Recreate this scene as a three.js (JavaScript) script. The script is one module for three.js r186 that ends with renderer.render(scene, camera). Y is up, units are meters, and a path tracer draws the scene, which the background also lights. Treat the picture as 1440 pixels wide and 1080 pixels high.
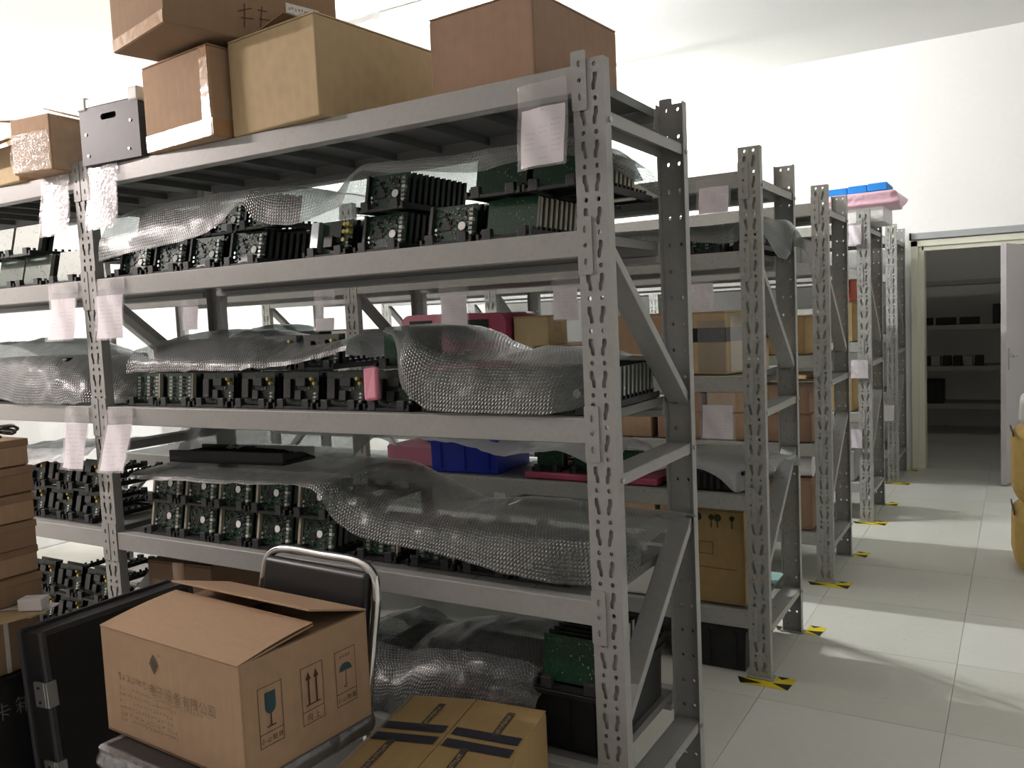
import * as THREE from 'three';
import { RoundedBoxGeometry } from 'three/addons/geometries/RoundedBoxGeometry.js';
import * as BGU from 'three/addons/utils/BufferGeometryUtils.js';
import { ImprovedNoise } from 'three/addons/math/ImprovedNoise.js';

// ---------------------------------------------------------------- camera, exposure
const scene = new THREE.Scene();
scene.background = new THREE.Color(0x05060a);
const camera = new THREE.PerspectiveCamera(2 * Math.atan(540 / 1198.6) * 180 / Math.PI, 1440 / 1080, 0.05, 60);
camera.position.set(0.8115, 1.4159, 1.8207);
{
  // yaw 30.9 deg left, pitch 4.4 deg down, roll 2.57 deg
  const yaw = 0.5395, pitch = -0.0772, roll = -0.0449;
  const fw = new THREE.Vector3(-Math.sin(yaw) * Math.cos(pitch), Math.sin(pitch), -Math.cos(yaw) * Math.cos(pitch));
  const r0 = new THREE.Vector3(Math.cos(yaw), 0, -Math.sin(yaw)), u0 = new THREE.Vector3().crossVectors(r0, fw);
  const r = r0.clone().multiplyScalar(Math.cos(roll)).addScaledVector(u0, Math.sin(roll));
  const up = r0.clone().multiplyScalar(-Math.sin(roll)).addScaledVector(u0, Math.cos(roll));
  camera.up.copy(up); camera.lookAt(camera.position.clone().add(fw));
}
scene.add(camera);
const renderer = new THREE.WebGLRenderer({ antialias: true });
renderer.toneMapping = THREE.LinearToneMapping;
renderer.toneMappingExposure = 1.12;
renderer.shadowMap.enabled = true;
// lamps of the room: x, y, z of the tube's middle, length, candela of the whole tube
const LAMPS = [   // last entry: colour
  [-2.25, 3.41, -2.88, 1.2, 22.5, 'white fluorescent batten lamp on the ceiling above the third rack', 0xffffff],
  [-2.85, 3.41, -5.0, 1.2, 9.5, 'white fluorescent batten lamp on the ceiling above the fifth rack', 0xffffff],
  [-3.65, 2.62, 1.15, 1.2, 12.5, 'warm white fluorescent batten lamp hung on rods in front of the chair rack', 0xfff0ec],
  [0.3, 2.36, -7.5, 0.6, .1, 'weak short batten lamp on the storeroom ceiling', 0xfff6ec],
];

// ---------------------------------------------------------------- helpers
let seed = 20251;
const rnd = () => { seed |= 0; seed = seed + 0x6D2B79F5 | 0; let t = Math.imul(seed ^ seed >>> 15, 1 | seed); t = t + Math.imul(t ^ t >>> 7, 61 | t) ^ t; return ((t ^ t >>> 14) >>> 0) / 4294967296; };
const rr = (a, b) => a + (b - a) * rnd();
const noise = new ImprovedNoise();
const R = (d) => d * Math.PI / 180;
const used = {};
function numbered(name) { const n = used[name] = (used[name] ?? -1) + 1; return n ? `${name}_${String(n).padStart(3, '0')}` : name; }
function shade(o) { o.castShadow = true; o.receiveShadow = true; return o; }
function tag(o, label, category, group) { o.userData.label = label; o.userData.category = category; if (group) o.userData.group = group; return o; }
function thing(name, label, category, [x, y, z] = [0, 0, 0], turn = 0, group) {
  const o = new THREE.Group(); o.name = numbered(name); scene.add(o); o.position.set(x, y, z); o.rotation.y = turn;
  return tag(o, label, category, group);
}
function part(name, geo, mat, parent, pos, rot, label) {
  const m = shade(new THREE.Mesh(geo, mat)); m.name = name; parent.add(m);
  if (pos) m.position.set(...pos); if (rot) m.rotation.set(...rot);
  if (label) m.userData.label = label; return m;
}
function single(name, geo, mat, label, category, pos, rot, group) {
  const m = shade(new THREE.Mesh(geo, mat)); m.name = numbered(name); scene.add(m);
  if (pos) m.position.set(...pos); if (rot) m.rotation.set(...rot);
  return tag(m, label, category, group);
}
function struct(name, geo, mat, label, pos) {
  const m = shade(new THREE.Mesh(geo, mat)); m.name = name; scene.add(m); if (pos) m.position.set(...pos);
  m.userData.kind = 'structure'; m.userData.label = label; return m;
}
function uvMetres(g) {  // uv in metres by the side a face points to
  if (g.index) g = g.toNonIndexed();
  g.computeVertexNormals?.call && !g.attributes.normal && g.computeVertexNormals();
  const p = g.attributes.position, n = g.attributes.normal, uv = new Float32Array(p.count * 2);
  for (let i = 0; i < p.count; i++) {
    const ax = Math.abs(n.getX(i)), ay = Math.abs(n.getY(i)), az = Math.abs(n.getZ(i));
    let a, b;
    if (ay >= ax && ay >= az) { a = p.getX(i); b = p.getZ(i); } else if (ax >= az) { a = p.getZ(i); b = p.getY(i); } else { a = p.getX(i); b = p.getY(i); }
    uv[2 * i] = a; uv[2 * i + 1] = b;
  }
  g.setAttribute('uv', new THREE.BufferAttribute(uv, 2)); return g;
}
const cache = {};
function bx(w, h, d, r = 0) {   // box, edges rounded by r
  const k = `b${w},${h},${d},${r}`;
  return cache[k] ??= uvMetres(r > 0 ? new RoundedBoxGeometry(w, h, d, 1, r) : new THREE.BoxGeometry(w, h, d));
}
const at = (g, x = 0, y = 0, z = 0, rx = 0, ry = 0, rz = 0) => { g = g.clone(); g.applyMatrix4(new THREE.Matrix4().compose(new THREE.Vector3(x, y, z), new THREE.Quaternion().setFromEuler(new THREE.Euler(rx, ry, rz)), new THREE.Vector3(1, 1, 1))); return g; };
function join(list) { return BGU.mergeGeometries(list.map((g) => { g = g.index ? g.toNonIndexed() : g.clone(); for (const k of Object.keys(g.attributes)) if (!['position', 'normal', 'uv'].includes(k)) g.deleteAttribute(k); return g; })); }
const V = (x, y, z) => new THREE.Vector3(x, y, z);
function tube(pts, r, seg = 24, rad = 8, closed = false) { return new THREE.TubeGeometry(new THREE.CatmullRomCurve3(pts.map((p) => V(...p)), closed, 'centripetal'), seg, r, rad, closed); }
function cylinder(r, h, s = 12) { return new THREE.CylinderGeometry(r, r, h, s); }
function channel(len, w, h, t = 0.0025) {  // inverted U running along z, web on top at y = 0
  const k = `c${len},${w},${h}`;
  return cache[k] ??= uvMetres(join([at(bx(w, t, len), 0, -t / 2, 0), at(bx(t, h, len), -w / 2 + t / 2, -h / 2, 0), at(bx(t, h, len), w / 2 - t / 2, -h / 2, 0)]));
}

// ---------------------------------------------------------------- textures
function dataTex(n, f, srgb = true, m = n) {
  const d = new Uint8Array(n * m * 4);
  for (let j = 0; j < m; j++) for (let i = 0; i < n; i++) { const c = f(i / n, j / m); const k = 4 * (j * n + i); d[k] = c[0]; d[k + 1] = c[1] ?? c[0]; d[k + 2] = c[2] ?? c[0]; d[k + 3] = 255; }
  const t = new THREE.DataTexture(d, n, m); t.magFilter = THREE.LinearFilter; t.minFilter = THREE.LinearMipmapLinearFilter; t.generateMipmaps = true; t.wrapS = t.wrapT = THREE.RepeatWrapping;
  if (srgb) t.colorSpace = THREE.SRGBColorSpace; t.needsUpdate = true; return t;
}
const pn = (x, y, px, z = 0) => {  // noise that repeats every px units
  const f = (a, b) => noise.noise(a, b, z); const u = x % px, v = y % px, s = u / px, t = v / px;
  return (f(u, v) * (1 - s) + f(u - px, v) * s) * (1 - t) + (f(u, v - px) * (1 - s) + f(u - px, v - px) * s) * t;
};
const rep = (t, s) => { t.repeat.set(1 / s, 1 / s); return t; };
const clampB = (v) => Math.max(0, Math.min(255, v));
function cardTex(base, z) {
  return rep(dataTex(256, (u, v) => {
    const s = 5 * pn(u * 6, v * 6, 6, z) + 5 * pn(u * 40, v * 3, 3, z + 3) + 1.3 * Math.sin(u * Math.PI * 2 * 64) + 6 * pn(u * 16, v * 16, 16, z + 7);
    return base.map((c) => clampB(c + s * c / 150));
  }), 0.5);
}
const texFloor = rep(dataTex(512, (u, v) => {
  const s = 5 * pn(u * 5, v * 5, 5, 1) + 3 * pn(u * 40, v * 40, 40, 2), sp = pn(u * 60, v * 60, 60, 5) > 0.62 && pn(u * 4, v * 4, 4, 8) > 0.1 ? -34 : 0;
  return [clampB(213 + s + sp), clampB(214 + s + sp), clampB(208 + s + sp)];
}), 1.3);
const texWall = rep(dataTex(256, (u, v) => { const s = 3 * pn(u * 4, v * 4, 4, 3) + 2 * pn(u * 50, v * 50, 50, 4); return [clampB(240 + s), clampB(240 + s), clampB(237 + s)]; }), 2.0);
const texSteel = rep(dataTex(256, (u, v) => {
  const s = 4 * pn(u * 5, v * 5, 5, 11) + 5 * pn(u * 30, v * 30, 30, 12), sc = pn(u * 50, v * 12, 12, 15) > 0.6 ? -5 : 0;
  return [clampB(156 + s + sc), clampB(156 + s + sc), clampB(154 + s + sc)];
}), 0.4);
const texSteelWorn = rep(dataTex(256, (u, v) => {
  const s = 6 * pn(u * 5, v * 5, 5, 21) + 8 * pn(u * 26, v * 26, 26, 22), sc = pn(u * 40, v * 20, 20, 25) > 0.38 ? -26 : 0;
  return [clampB(158 + s + sc), clampB(159 + s + sc), clampB(154 + s + sc * 1.1)];
}), 0.4);
const texBubble = dataTex(256, (u, v) => {  // 4 x 4 staggered round bubbles per repeat
  const x = u * 4, y = v * 4, row = Math.floor(y), fx = (x + (row % 2) * 0.5) % 1 - 0.5, fy = y % 1 - 0.5, d = Math.hypot(fx, fy) / 0.46;
  return [clampB(d < 1 ? 255 * Math.pow(1 - d ** 4, 0.6) : 0)];
}, false); texBubble.repeat.set(1 / 0.04, 1 / 0.04);
const texCrumple = rep(dataTex(256, (u, v) => [clampB(128 + 170 * Math.abs(pn(u * 5, v * 5, 5, 31)) - 70 + 70 * pn(u * 14, v * 14, 14, 32))], false), 0.25);
const texCrumpleBig = texCrumple.clone(); texCrumpleBig.repeat.set(1.4, 1.4); texCrumpleBig.needsUpdate = true;
const texVinyl = rep(dataTex(128, (u, v) => [clampB(128 + 80 * pn(u * 30, v * 30, 30, 41))], false), 0.08);
const texWeave = rep(dataTex(128, (u, v) => { const a = Math.sin(u * Math.PI * 32), b = Math.sin(v * Math.PI * 32), s = (a * b > 0 ? 12 : -10) + 14 * pn(u * 4, v * 4, 4, 51); return [clampB(208 + s), clampB(174 + s), clampB(100 + s)]; }), 0.2);
const texPcb = rep(dataTex(256, (u, v) => {
  const tr = (Math.abs(pn(u * 9, v * 9, 9, 61)) < 0.05 || pn(u * 34, v * 34, 34, 62) > 0.5) ? 26 : 0, s = 8 * pn(u * 12, v * 12, 12, 63);
  return [clampB(14 + tr * 0.5 + s * 0.3), clampB(50 + tr + s), clampB(37 + tr * 0.7 + s * 0.6)];
}), 0.12);

// ---------------------------------------------------------------- materials
const std = (o) => new THREE.MeshStandardMaterial(o), phy = (o) => new THREE.MeshPhysicalMaterial(o);
const M = {
  wall: std({ map: texWall, roughness: 0.9 }), ceiling: std({ map: texWall, roughness: 0.95 }),
  tile: [std({ map: texFloor, color: 0xffffff, roughness: 0.42 }), std({ map: texFloor, color: 0xf6f6f2, roughness: 0.45 }), std({ map: texFloor, color: 0xfafaf6, roughness: 0.4 })],
  grout: std({ color: 0xb2b1ab, roughness: 0.9 }),
  steel: std({ map: texSteel, roughness: 0.42, metalness: 0.0 }), steelWorn: std({ map: texSteelWorn, roughness: 0.5 }), deck: std({ map: texSteel, color: 0xb0b2b1, roughness: 0.45 }),
  galv: std({ color: 0xb5b7b8, roughness: 0.32, metalness: 0.85 }),
  chrome: std({ color: 0xd4d6d8, roughness: 0.1, metalness: 1 }),
  bolt: std({ color: 0xbdbdb8, roughness: 0.35, metalness: 0.9 }),
  card: std({ map: cardTex([168, 139, 111], 1), roughness: 0.82 }), cardLight: std({ map: cardTex([184, 162, 126], 2), roughness: 0.82 }), cardDark: std({ map: cardTex([143, 117, 92], 3), roughness: 0.85 }),
  cardYellow: std({ map: cardTex([160, 134, 90], 4), roughness: 0.85 }), cardPale: std({ map: cardTex([196, 178, 138], 5), roughness: 0.85 }), cardRed: std({ map: cardTex([152, 123, 101], 6), roughness: 0.8 }),
  tape: phy({ color: 0xb08a64, roughness: 0.16, clearcoat: 0.6, clearcoatRoughness: 0.08, bumpMap: texCrumple, bumpScale: 0.002 }),
  clearFilm: phy({ color: 0xf4f4f4, roughness: 0.12, transmission: 0.92, thickness: 0, ior: 1.45, side: THREE.DoubleSide, bumpMap: texCrumple, bumpScale: 0.004 }),
  sleeve: phy({ color: 0xf6f4f6, roughness: 0.14, transmission: 0.86, thickness: 0, ior: 1.5, side: THREE.DoubleSide, bumpMap: texCrumpleBig, bumpScale: 0.0022 }),
  bubble: phy({ color: 0xb0b6b5, roughness: 0.28, transmission: 0.79, thickness: 0, ior: 1.48, side: THREE.DoubleSide, bumpMap: texBubble, bumpScale: 0.0028 }),
  filmGrey: phy({ color: 0xd4d8da, roughness: 0.3, transmission: 0.5, thickness: 0, ior: 1.48, side: THREE.DoubleSide, bumpMap: texCrumple, bumpScale: 0.004 }),
  wrapSilver: phy({ color: 0x6c6c70, roughness: 0.14, clearcoat: 1, clearcoatRoughness: 0.08, bumpMap: texCrumple, bumpScale: 0.012 }),
  pcb: std({ map: texPcb, roughness: 0.4 }), pcbDark: std({ map: texPcb, color: 0x8a948e, roughness: 0.45 }), pcbGreen: std({ map: texPcb, color: 0xd8ffe0, roughness: 0.4 }), pcbGrey: std({ color: 0x9aa39c, roughness: 0.45 }),
  chip: std({ color: 0x16171a, roughness: 0.4 }), sticker: std({ color: 0xf4f4f0, roughness: 0.5 }), solder: std({ color: 0x8c908b, roughness: 0.4, metalness: 0.5 }), rail: std({ color: 0xa59f8e, roughness: 0.5 }), cap: std({ color: 0xc9b458, roughness: 0.4 }), capBlack: std({ color: 0x1c1c20, roughness: 0.35 }),
  tray: std({ color: 0x131416, roughness: 0.5 }), trayFoot: std({ color: 0x2c2e30, roughness: 0.5 }),
  black: std({ color: 0x0d0d0f, roughness: 0.55 }), blackGloss: std({ color: 0x0b0b0c, roughness: 0.3 }), caseGrey: std({ color: 0x3a3c42, roughness: 0.5 }), alu: std({ color: 0xb8bcc0, roughness: 0.35, metalness: 0.7 }), rimGrey: std({ color: 0x8e9397, roughness: 0.4, metalness: 0.3 }), whitePlastic: std({ color: 0xd6d6d2, roughness: 0.45 }),
  vinyl: std({ color: 0x1b1b1e, roughness: 0.38, bumpMap: texVinyl, bumpScale: 0.0006 }),
  paper: std({ color: 0xece8ea, roughness: 0.7 }), paperGrey: std({ color: 0xc9c6c0, roughness: 0.75 }),
  cream: std({ color: 0xe2e3d0, roughness: 0.5 }), lintel: std({ color: 0xa9abac, roughness: 0.5 }), doorLeaf: std({ color: 0xb9b4b6, roughness: 0.5 }),
  yellow: std({ color: 0xd6c21e, roughness: 0.5 }), tapeBlack: std({ color: 0x1b1712, roughness: 0.5 }),
  pink: std({ color: 0xd8899e, roughness: 0.55 }), pinkBag: phy({ color: 0xf0cbd8, roughness: 0.35, transmission: 0.3, thickness: 0, side: THREE.DoubleSide, bumpMap: texCrumple, bumpScale: 0.006 }), magenta: std({ color: 0xa84a63, roughness: 0.55 }),
  blueFoam: std({ color: 0x1f83d6, roughness: 0.75 }), blueCrate: std({ color: 0x1b35b4, roughness: 0.35 }), red: std({ color: 0xb04a2c, roughness: 0.6 }), teal: std({ color: 0x8fb8b0, roughness: 0.5 }), whiteBox: std({ color: 0xe6e6e4, roughness: 0.6 }), greyBox: std({ color: 0x9c9c98, roughness: 0.6 }),
  sack: std({ map: texWeave, roughness: 0.7 }), whiteBag: phy({ color: 0xe9e9e4, roughness: 0.5, transmission: 0.2, thickness: 0, side: THREE.DoubleSide, bumpMap: texCrumple, bumpScale: 0.008 }),
  shelfGrey: std({ color: 0x9b9b94, roughness: 0.6 }), brownWood: std({ color: 0x4b3325, roughness: 0.6 }),
  lampHousing: std({ color: 0xe4e4e0, roughness: 0.4 }), lampTubeWeak: std({ color: 0xffffff, emissive: 0xfffaf2, emissiveIntensity: 3 }), lampTube: std({ color: 0xffffff, emissive: 0xfffaf2, emissiveIntensity: 40 }), wire: std({ color: 0x241a18, roughness: 0.5 }),
};

// ---------------------------------------------------------------- lettering: brush strokes on a 10 x 10 grid, and print on clear film
const GLYPH = {
  小: [[5, 1, 5, 9, 4, 8], [3, 4, 1, 7], [7, 4, 9, 7]], 心: [[1, 6, 2, 8], [3, 4, 3.5, 8, 7, 9, 8, 7], [5, 3, 6, 5], [8, 4, 9, 6]],
  轻: [[1, 2, 5, 2], [3, 1, 1.5, 5, 5, 5], [3, 3, 3, 9], [1, 7, 5, 7], [6, 2, 9, 2, 6, 5], [7, 3, 9, 5], [6, 6, 9, 6], [7.5, 6, 7.5, 9], [5.5, 9, 9.5, 9]],
  放: [[3, .5, 3.5, 2], [1, 2.5, 5, 2.5], [2.5, 2.5, 2, 6, 1, 9], [2.3, 5, 4.5, 5, 4, 9, 3, 8], [7, 1, 5.5, 4.5], [6.3, 3, 9.5, 3], [8.5, 3, 7.5, 6, 5.5, 9], [6.3, 4.5, 8, 7, 9.5, 9]],
  向: [[5, .5, 4, 2], [2, 9, 2, 2.5, 8.5, 2.5, 8.5, 9, 7.5, 8.5], [4, 4.5, 4, 7, 6.5, 7, 6.5, 4.5, 4, 4.5]], 上: [[5, 1, 5, 9], [5, 4.5, 8, 4.5], [1, 9, 9.5, 9]],
  防: [[1.5, 1, 1.5, 9.5], [1.5, 1, 3.5, 1, 2.5, 3.5, 3.8, 5.5, 1.8, 6], [6.5, .5, 7, 2], [4.5, 3, 9.5, 3], [6.3, 3, 6, 6, 4.5, 9], [6.2, 5, 8.8, 5, 8.3, 9, 7, 8.5]],
  湿: [[1, 1.5, 2, 2.5], [.7, 4, 1.7, 5], [.7, 9, 2.3, 6], [3.5, 1, 8.5, 1, 8.5, 5, 3.5, 5, 3.5, 1], [3.5, 3, 8.5, 3], [5, 5, 5, 9], [7, 5, 7, 9], [3.3, 6.5, 4, 8], [8.8, 6.3, 8, 8], [3, 9, 9.3, 9]],
  有: [[1, 2.5, 9, 2.5], [5, .5, 3.5, 4, 1, 7], [4, 4.5, 4, 9.5], [4, 4.5, 8, 4.5, 8, 9.3, 7, 9], [4, 6, 8, 6], [4, 7.5, 8, 7.5]],
  限: [[1.5, 1, 1.5, 9.5], [1.5, 1, 3.5, 1, 2.5, 3.5, 3.8, 5.5, 1.8, 6], [5, 1, 8.5, 1, 8.5, 4.5, 5, 4.5], [5, 2.7, 8.5, 2.7], [5, 1, 5, 9, 6.8, 8], [6, 5, 9.5, 9.3], [8.8, 5.5, 7.2, 6.8]],
  公: [[4, 1, 2, 4, 1, 5], [6, 1, 8, 4, 9.5, 5], [5, 4.5, 2.5, 8.5, 8, 8.5], [7, 6.5, 8.8, 9.3]], 司: [[1.5, 1.5, 8.5, 1.5, 8.5, 9.2, 7, 8.7], [1.5, 3.5, 6.5, 3.5], [2, 5.2, 2, 8.2, 6, 8.2, 6, 5.2, 2, 5.2]],
  电: [[2, 2, 8, 2, 8, 6.5, 2, 6.5, 2, 2], [2, 4.2, 8, 4.2], [5, .5, 5, 9, 9.3, 9, 9.3, 7.5]], 子: [[2, 1.5, 8, 1.5, 5, 4, 5, 9.2, 3.5, 8.6], [1, 5, 9.3, 5]],
  设: [[1.5, 1, 2.5, 2], [.7, 3.8, 2, 3.8, 2, 8.5, 3.3, 7.5], [5.2, 1, 5, 3, 4, 4.3], [5.2, 1, 7.8, 1, 7.8, 3.3, 9.3, 3.5], [4.3, 5, 8.7, 5, 6.5, 8, 4, 9.5], [5, 5.8, 7, 8, 9.5, 9.5]],
  备: [[4.3, .5, 3, 3, 1.3, 4], [4, 1.5, 7.5, 1.5, 4.5, 4, 1, 5.3], [3.5, 2.5, 6, 4, 9.3, 5], [2.7, 5.5, 7.5, 5.5, 7.5, 9.3, 2.7, 9.3, 2.7, 5.5], [5, 5.5, 5, 9.3], [2.7, 7.4, 7.5, 7.4]],
  卡: [[5, .5, 5, 5], [5, 2.5, 8, 2.5], [1, 5, 9.3, 5], [5, 5, 5, 9.5], [5.5, 6.5, 8, 7.8]],
  箱: [[2.5, .5, 1, 2.5], [2, 1.5, 4.5, 1.5], [6.5, .5, 5.3, 2.3], [6, 1.5, 9.3, 1.5], [1, 4.5, 5, 4.5], [3, 3, 3, 9.5], [3, 5, 1, 8], [3, 5.5, 4.8, 7], [5.8, 3.2, 9, 3.2, 9, 9.3, 5.8, 9.3, 5.8, 3.2], [5.8, 5.2, 9, 5.2], [5.8, 7.2, 9, 7.2]],
};
function strokes(c, text, x, y, s, w, gap = 1.08) {
  c.lineWidth = w; c.lineCap = 'round'; c.lineJoin = 'round';
  [...text].forEach((ch, i) => (GLYPH[ch] ?? []).forEach((p) => { c.beginPath(); for (let k = 0; k < p.length; k += 2) c.lineTo(x + i * s * gap + p[k] * s / 10, y + p[k + 1] * s / 10); c.stroke(); }));
}
function scribble(c, x, y, w, h, n, lw) {   // print too blurred to read: short upright and flat dashes in a row
  c.lineWidth = lw; c.lineCap = 'butt';
  for (let i = 0; i < n; i++) { const cx = x + (i + 0.5) * w / n, s = w / n * 0.36; for (let k = 0; k < 4; k++) { c.beginPath(); const a = rr(-s, s), b = rr(0, h); if (k % 2) { c.moveTo(cx - s, y + b); c.lineTo(cx + s * rr(.3, 1), y + b); } else { c.moveTo(cx + a, y + h * rr(0, .3)); c.lineTo(cx + a, y + h * rr(.6, 1)); } c.stroke(); } }
}
function printMat(w, h, res, draw, rough = 0.8) {
  const c = document.createElement('canvas'); c.width = Math.round(w * res); c.height = Math.round(h * res); const g = c.getContext('2d'); draw(g, c.width, c.height);
  const t = new THREE.CanvasTexture(c); t.colorSpace = THREE.SRGBColorSpace;
  return std({ map: t, transparent: true, roughness: rough, polygonOffset: true, polygonOffsetFactor: -1 });
}
const plane = (w, h) => new THREE.PlaneGeometry(w, h);

// ================================================================= ROOM
const XL = -4.9, XR = 3.6, ZN = 8.0, ZF = -6.02, H = 3.5, TH = 0.15;
{
  const floor = struct('floor', at(bx(XR - XL + .6, 0.12, ZN - ZF + 3.2), (XL + XR) / 2, -0.064, (ZN + ZF) / 2 - 1.3), M.grout, 'pale floor of large square tiles with thin joints');
  const P0 = 0.61, g = bx(P0 - 0.002, 0.004, P0 - 0.002);
  let k = 0;
  for (let x = -0.008 - P0 * 8; x < XR; x += P0) for (let z = -1.185 + P0 * 8; z > -6.6; z -= P0) {
    const t = part(k++ ? `tile_${String(k - 1).padStart(3, '0')}` : 'tile', g, M.tile[Math.floor(rnd() * 3)], floor, [x + P0 / 2, -0.002, z - P0 / 2]);
    if (x + P0 > XR + .1) t.scale.x = 0.9;
  }
  struct('ceiling', bx(XR - XL + .3, TH, ZN - ZF + .3), M.ceiling, 'plain white ceiling', [(XL + XR) / 2, H + TH / 2, (ZN + ZF) / 2]);
  struct('wall_left', bx(TH, H, ZN - ZF + .3), M.wall, 'white wall at the left end of the racks', [XL - TH / 2, H / 2, (ZN + ZF) / 2]);
  struct('wall_right', bx(TH, H, ZN - ZF + .3), M.wall, 'white wall along the aisle', [XR + TH / 2, H / 2, (ZN + ZF) / 2]);
  struct('wall_near', bx(XR - XL, H, TH), M.wall, 'white wall behind the photographer', [(XL + XR) / 2, H / 2, ZN + TH / 2]);
  const s = new THREE.Shape([[XL, 0], [0.09, 0], [0.09, 1.86], [0.93, 1.86], [0.93, 0], [XR, 0], [XR, H], [XL, H]].map((p) => new THREE.Vector2(...p)));
  struct('wall_far', uvMetres(new THREE.ExtrudeGeometry(s, { depth: TH, bevelEnabled: false })), M.wall, 'white far wall with a doorway at its right', [0, 0, ZF - TH]);
  // door frame, rail above it, leaf
  const fr = new THREE.Group(); fr.name = 'trim_1'; fr.userData = { kind: 'structure', label: 'cream door frame around the dark doorway' }; scene.add(fr);
  const zf = ZF + 0.012;
  part('jamb', join([at(bx(0.055, 1.9, 0.03, 0.004), 0.0575, 0.95, zf + .004), at(bx(0.05, 1.86, 0.17, 0.004), 0.105, 0.93, ZF - .075)]), M.cream, fr);
  part('jamb', join([at(bx(0.055, 1.9, 0.03, 0.004), 0.9625, 0.95, zf + .004), at(bx(0.05, 1.86, 0.17, 0.004), 0.915, 0.93, ZF - .075)]), M.cream, fr);
  part('head', join([at(bx(0.96, 0.05, 0.03, 0.004), 0.51, 1.876, zf + .004), at(bx(0.8, 0.045, 0.17, 0.004), 0.51, 1.836, ZF - .075)]), M.cream, fr);
  const rail = new THREE.Group(); rail.name = 'trim_2'; rail.userData = { kind: 'structure', label: 'grey metal rail on the wall above the doorway' }; scene.add(rail);
  part('rail', bx(1.25, 0.055, 0.05, 0.006), M.lintel, rail, [0.66, 1.935, ZF + .026]); part('end_cap', bx(0.012, 0.058, 0.054), M.black, rail, [0.03, 1.935, ZF + .028]);
  const door = new THREE.Group(); door.name = 'door_1'; door.userData = { kind: 'structure', label: 'pale grey door leaf standing open into the dark storeroom' }; scene.add(door);
  door.position.set(0.885, 0, -6.14); door.rotation.y = R(76);
  part('leaf', bx(0.74, 1.79, 0.04, 0.004), M.doorLeaf, door, [-0.37, 0.905, 0]);
  part('handle', join([at(bx(0.04, 0.16, 0.008, .003), 0, 0, 0), at(bx(0.1, 0.018, 0.018, .005), 0.03, .02, .03)]), M.galv, door, [-0.68, 0.95, 0.024]);
  // storeroom beyond
  struct('wall_storeroom', join([at(bx(0.1, 2.6, 2.6), -1.1, 1.3, -7.47), at(bx(0.1, 2.6, 2.6), 1.75, 1.3, -7.47), at(bx(2.95, 2.6, 0.1), 0.33, 1.3, -8.82), at(bx(2.95, 0.1, 2.6), 0.33, 2.5, -7.47)]), M.wall, 'unlit walls and ceiling of the storeroom behind the doorway');
  struct('floor_storeroom', bx(2.85, 0.004, 2.15), M.tile[1], 'pale floor of the storeroom', [0.33, -0.001, -7.69]);
}

// ================================================================= RACKS
const UW = 0.08, UD = 0.03, BAY = 1.936, D = 0.56;
const webGeo = (() => {
  const s = new THREE.Shape([[0, 0], [UW, 0], [UW, 2], [0, 2]].map((p) => new THREE.Vector2(...p)));
  const key = [[-7, 17], [-4, 20], [2, 20], [4, 16], [4, 3], [8, -4], [8, -18], [5, -21], [0, -20], [-2, -16], [-2, -6], [-7, 2]];
  for (let i = 0; i < 26; i++) {
    const y = 1.985 - i * 0.076;
    for (const [cx, m] of [[0.024, 1], [0.056, -1]]) {
      if (y > 0.02 && y < 1.99) { const h = new THREE.Path(); h.absellipse(cx, y - 0.0, 0.0052, 0.006, 0, Math.PI * 2); s.holes.push(h); }
      const yk = y - 0.038; if (yk > 0.03) s.holes.push(new THREE.Path(key.map(([a, b]) => new THREE.Vector2(cx + m * a / 1000, yk + b / 1000))));
    }
  }
  return uvMetres(new THREE.ExtrudeGeometry(s, { depth: 0.0025, bevelEnabled: false, curveSegments: 5 }));
})();
const linerGeo = (() => {   // thin inner plate that closes the key slots and leaves the round holes open
  const s = new THREE.Shape([[.003, 0], [UW - .003, 0], [UW - .003, 2], [.003, 2]].map((p) => new THREE.Vector2(...p)));
  for (let i = 0; i < 26; i++) for (const cx of [0.024, 0.056]) { const y = 1.985 - i * 0.076; if (y > .02) { const h = new THREE.Path(); h.absellipse(cx, y, 0.0056, 0.0066, 0, Math.PI * 2); s.holes.push(h); } }
  return uvMetres(new THREE.ExtrudeGeometry(s, { depth: 0.001, bevelEnabled: false, curveSegments: 5 }));
})();
const flangeGeo = bx(0.0025, 2, UD, 0);
const plateGeo = (() => {
  const w = 0.038, h = 0.135, r = 0.006, s = new THREE.Shape();
  s.moveTo(r, 0); s.lineTo(w - r, 0); s.quadraticCurveTo(w, 0, w, r); s.lineTo(w, h - r); s.quadraticCurveTo(w, h, w - r, h); s.lineTo(r, h); s.quadraticCurveTo(0, h, 0, h - r); s.lineTo(0, r); s.quadraticCurveTo(0, 0, r, 0);
  for (const [y, a, b] of [[0.105, .004, .009], [0.068, .005, .005], [0.03, .004, .009]]) { const p = new THREE.Path(); p.absellipse(0.02, y, a, b, 0, Math.PI * 2); s.holes.push(p); }
  return uvMetres(new THREE.ExtrudeGeometry(s, { depth: 0.003, bevelEnabled: false, curveSegments: 4 }));
})();
const beamGeo = uvMetres(join([at(bx(BAY - UW, 0.062, 0.038, 0.003), 0, -0.031, 0), at(bx(BAY - UW, 0.02, 0.012, 0.002), 0, -0.05, -0.025)]));
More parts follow.
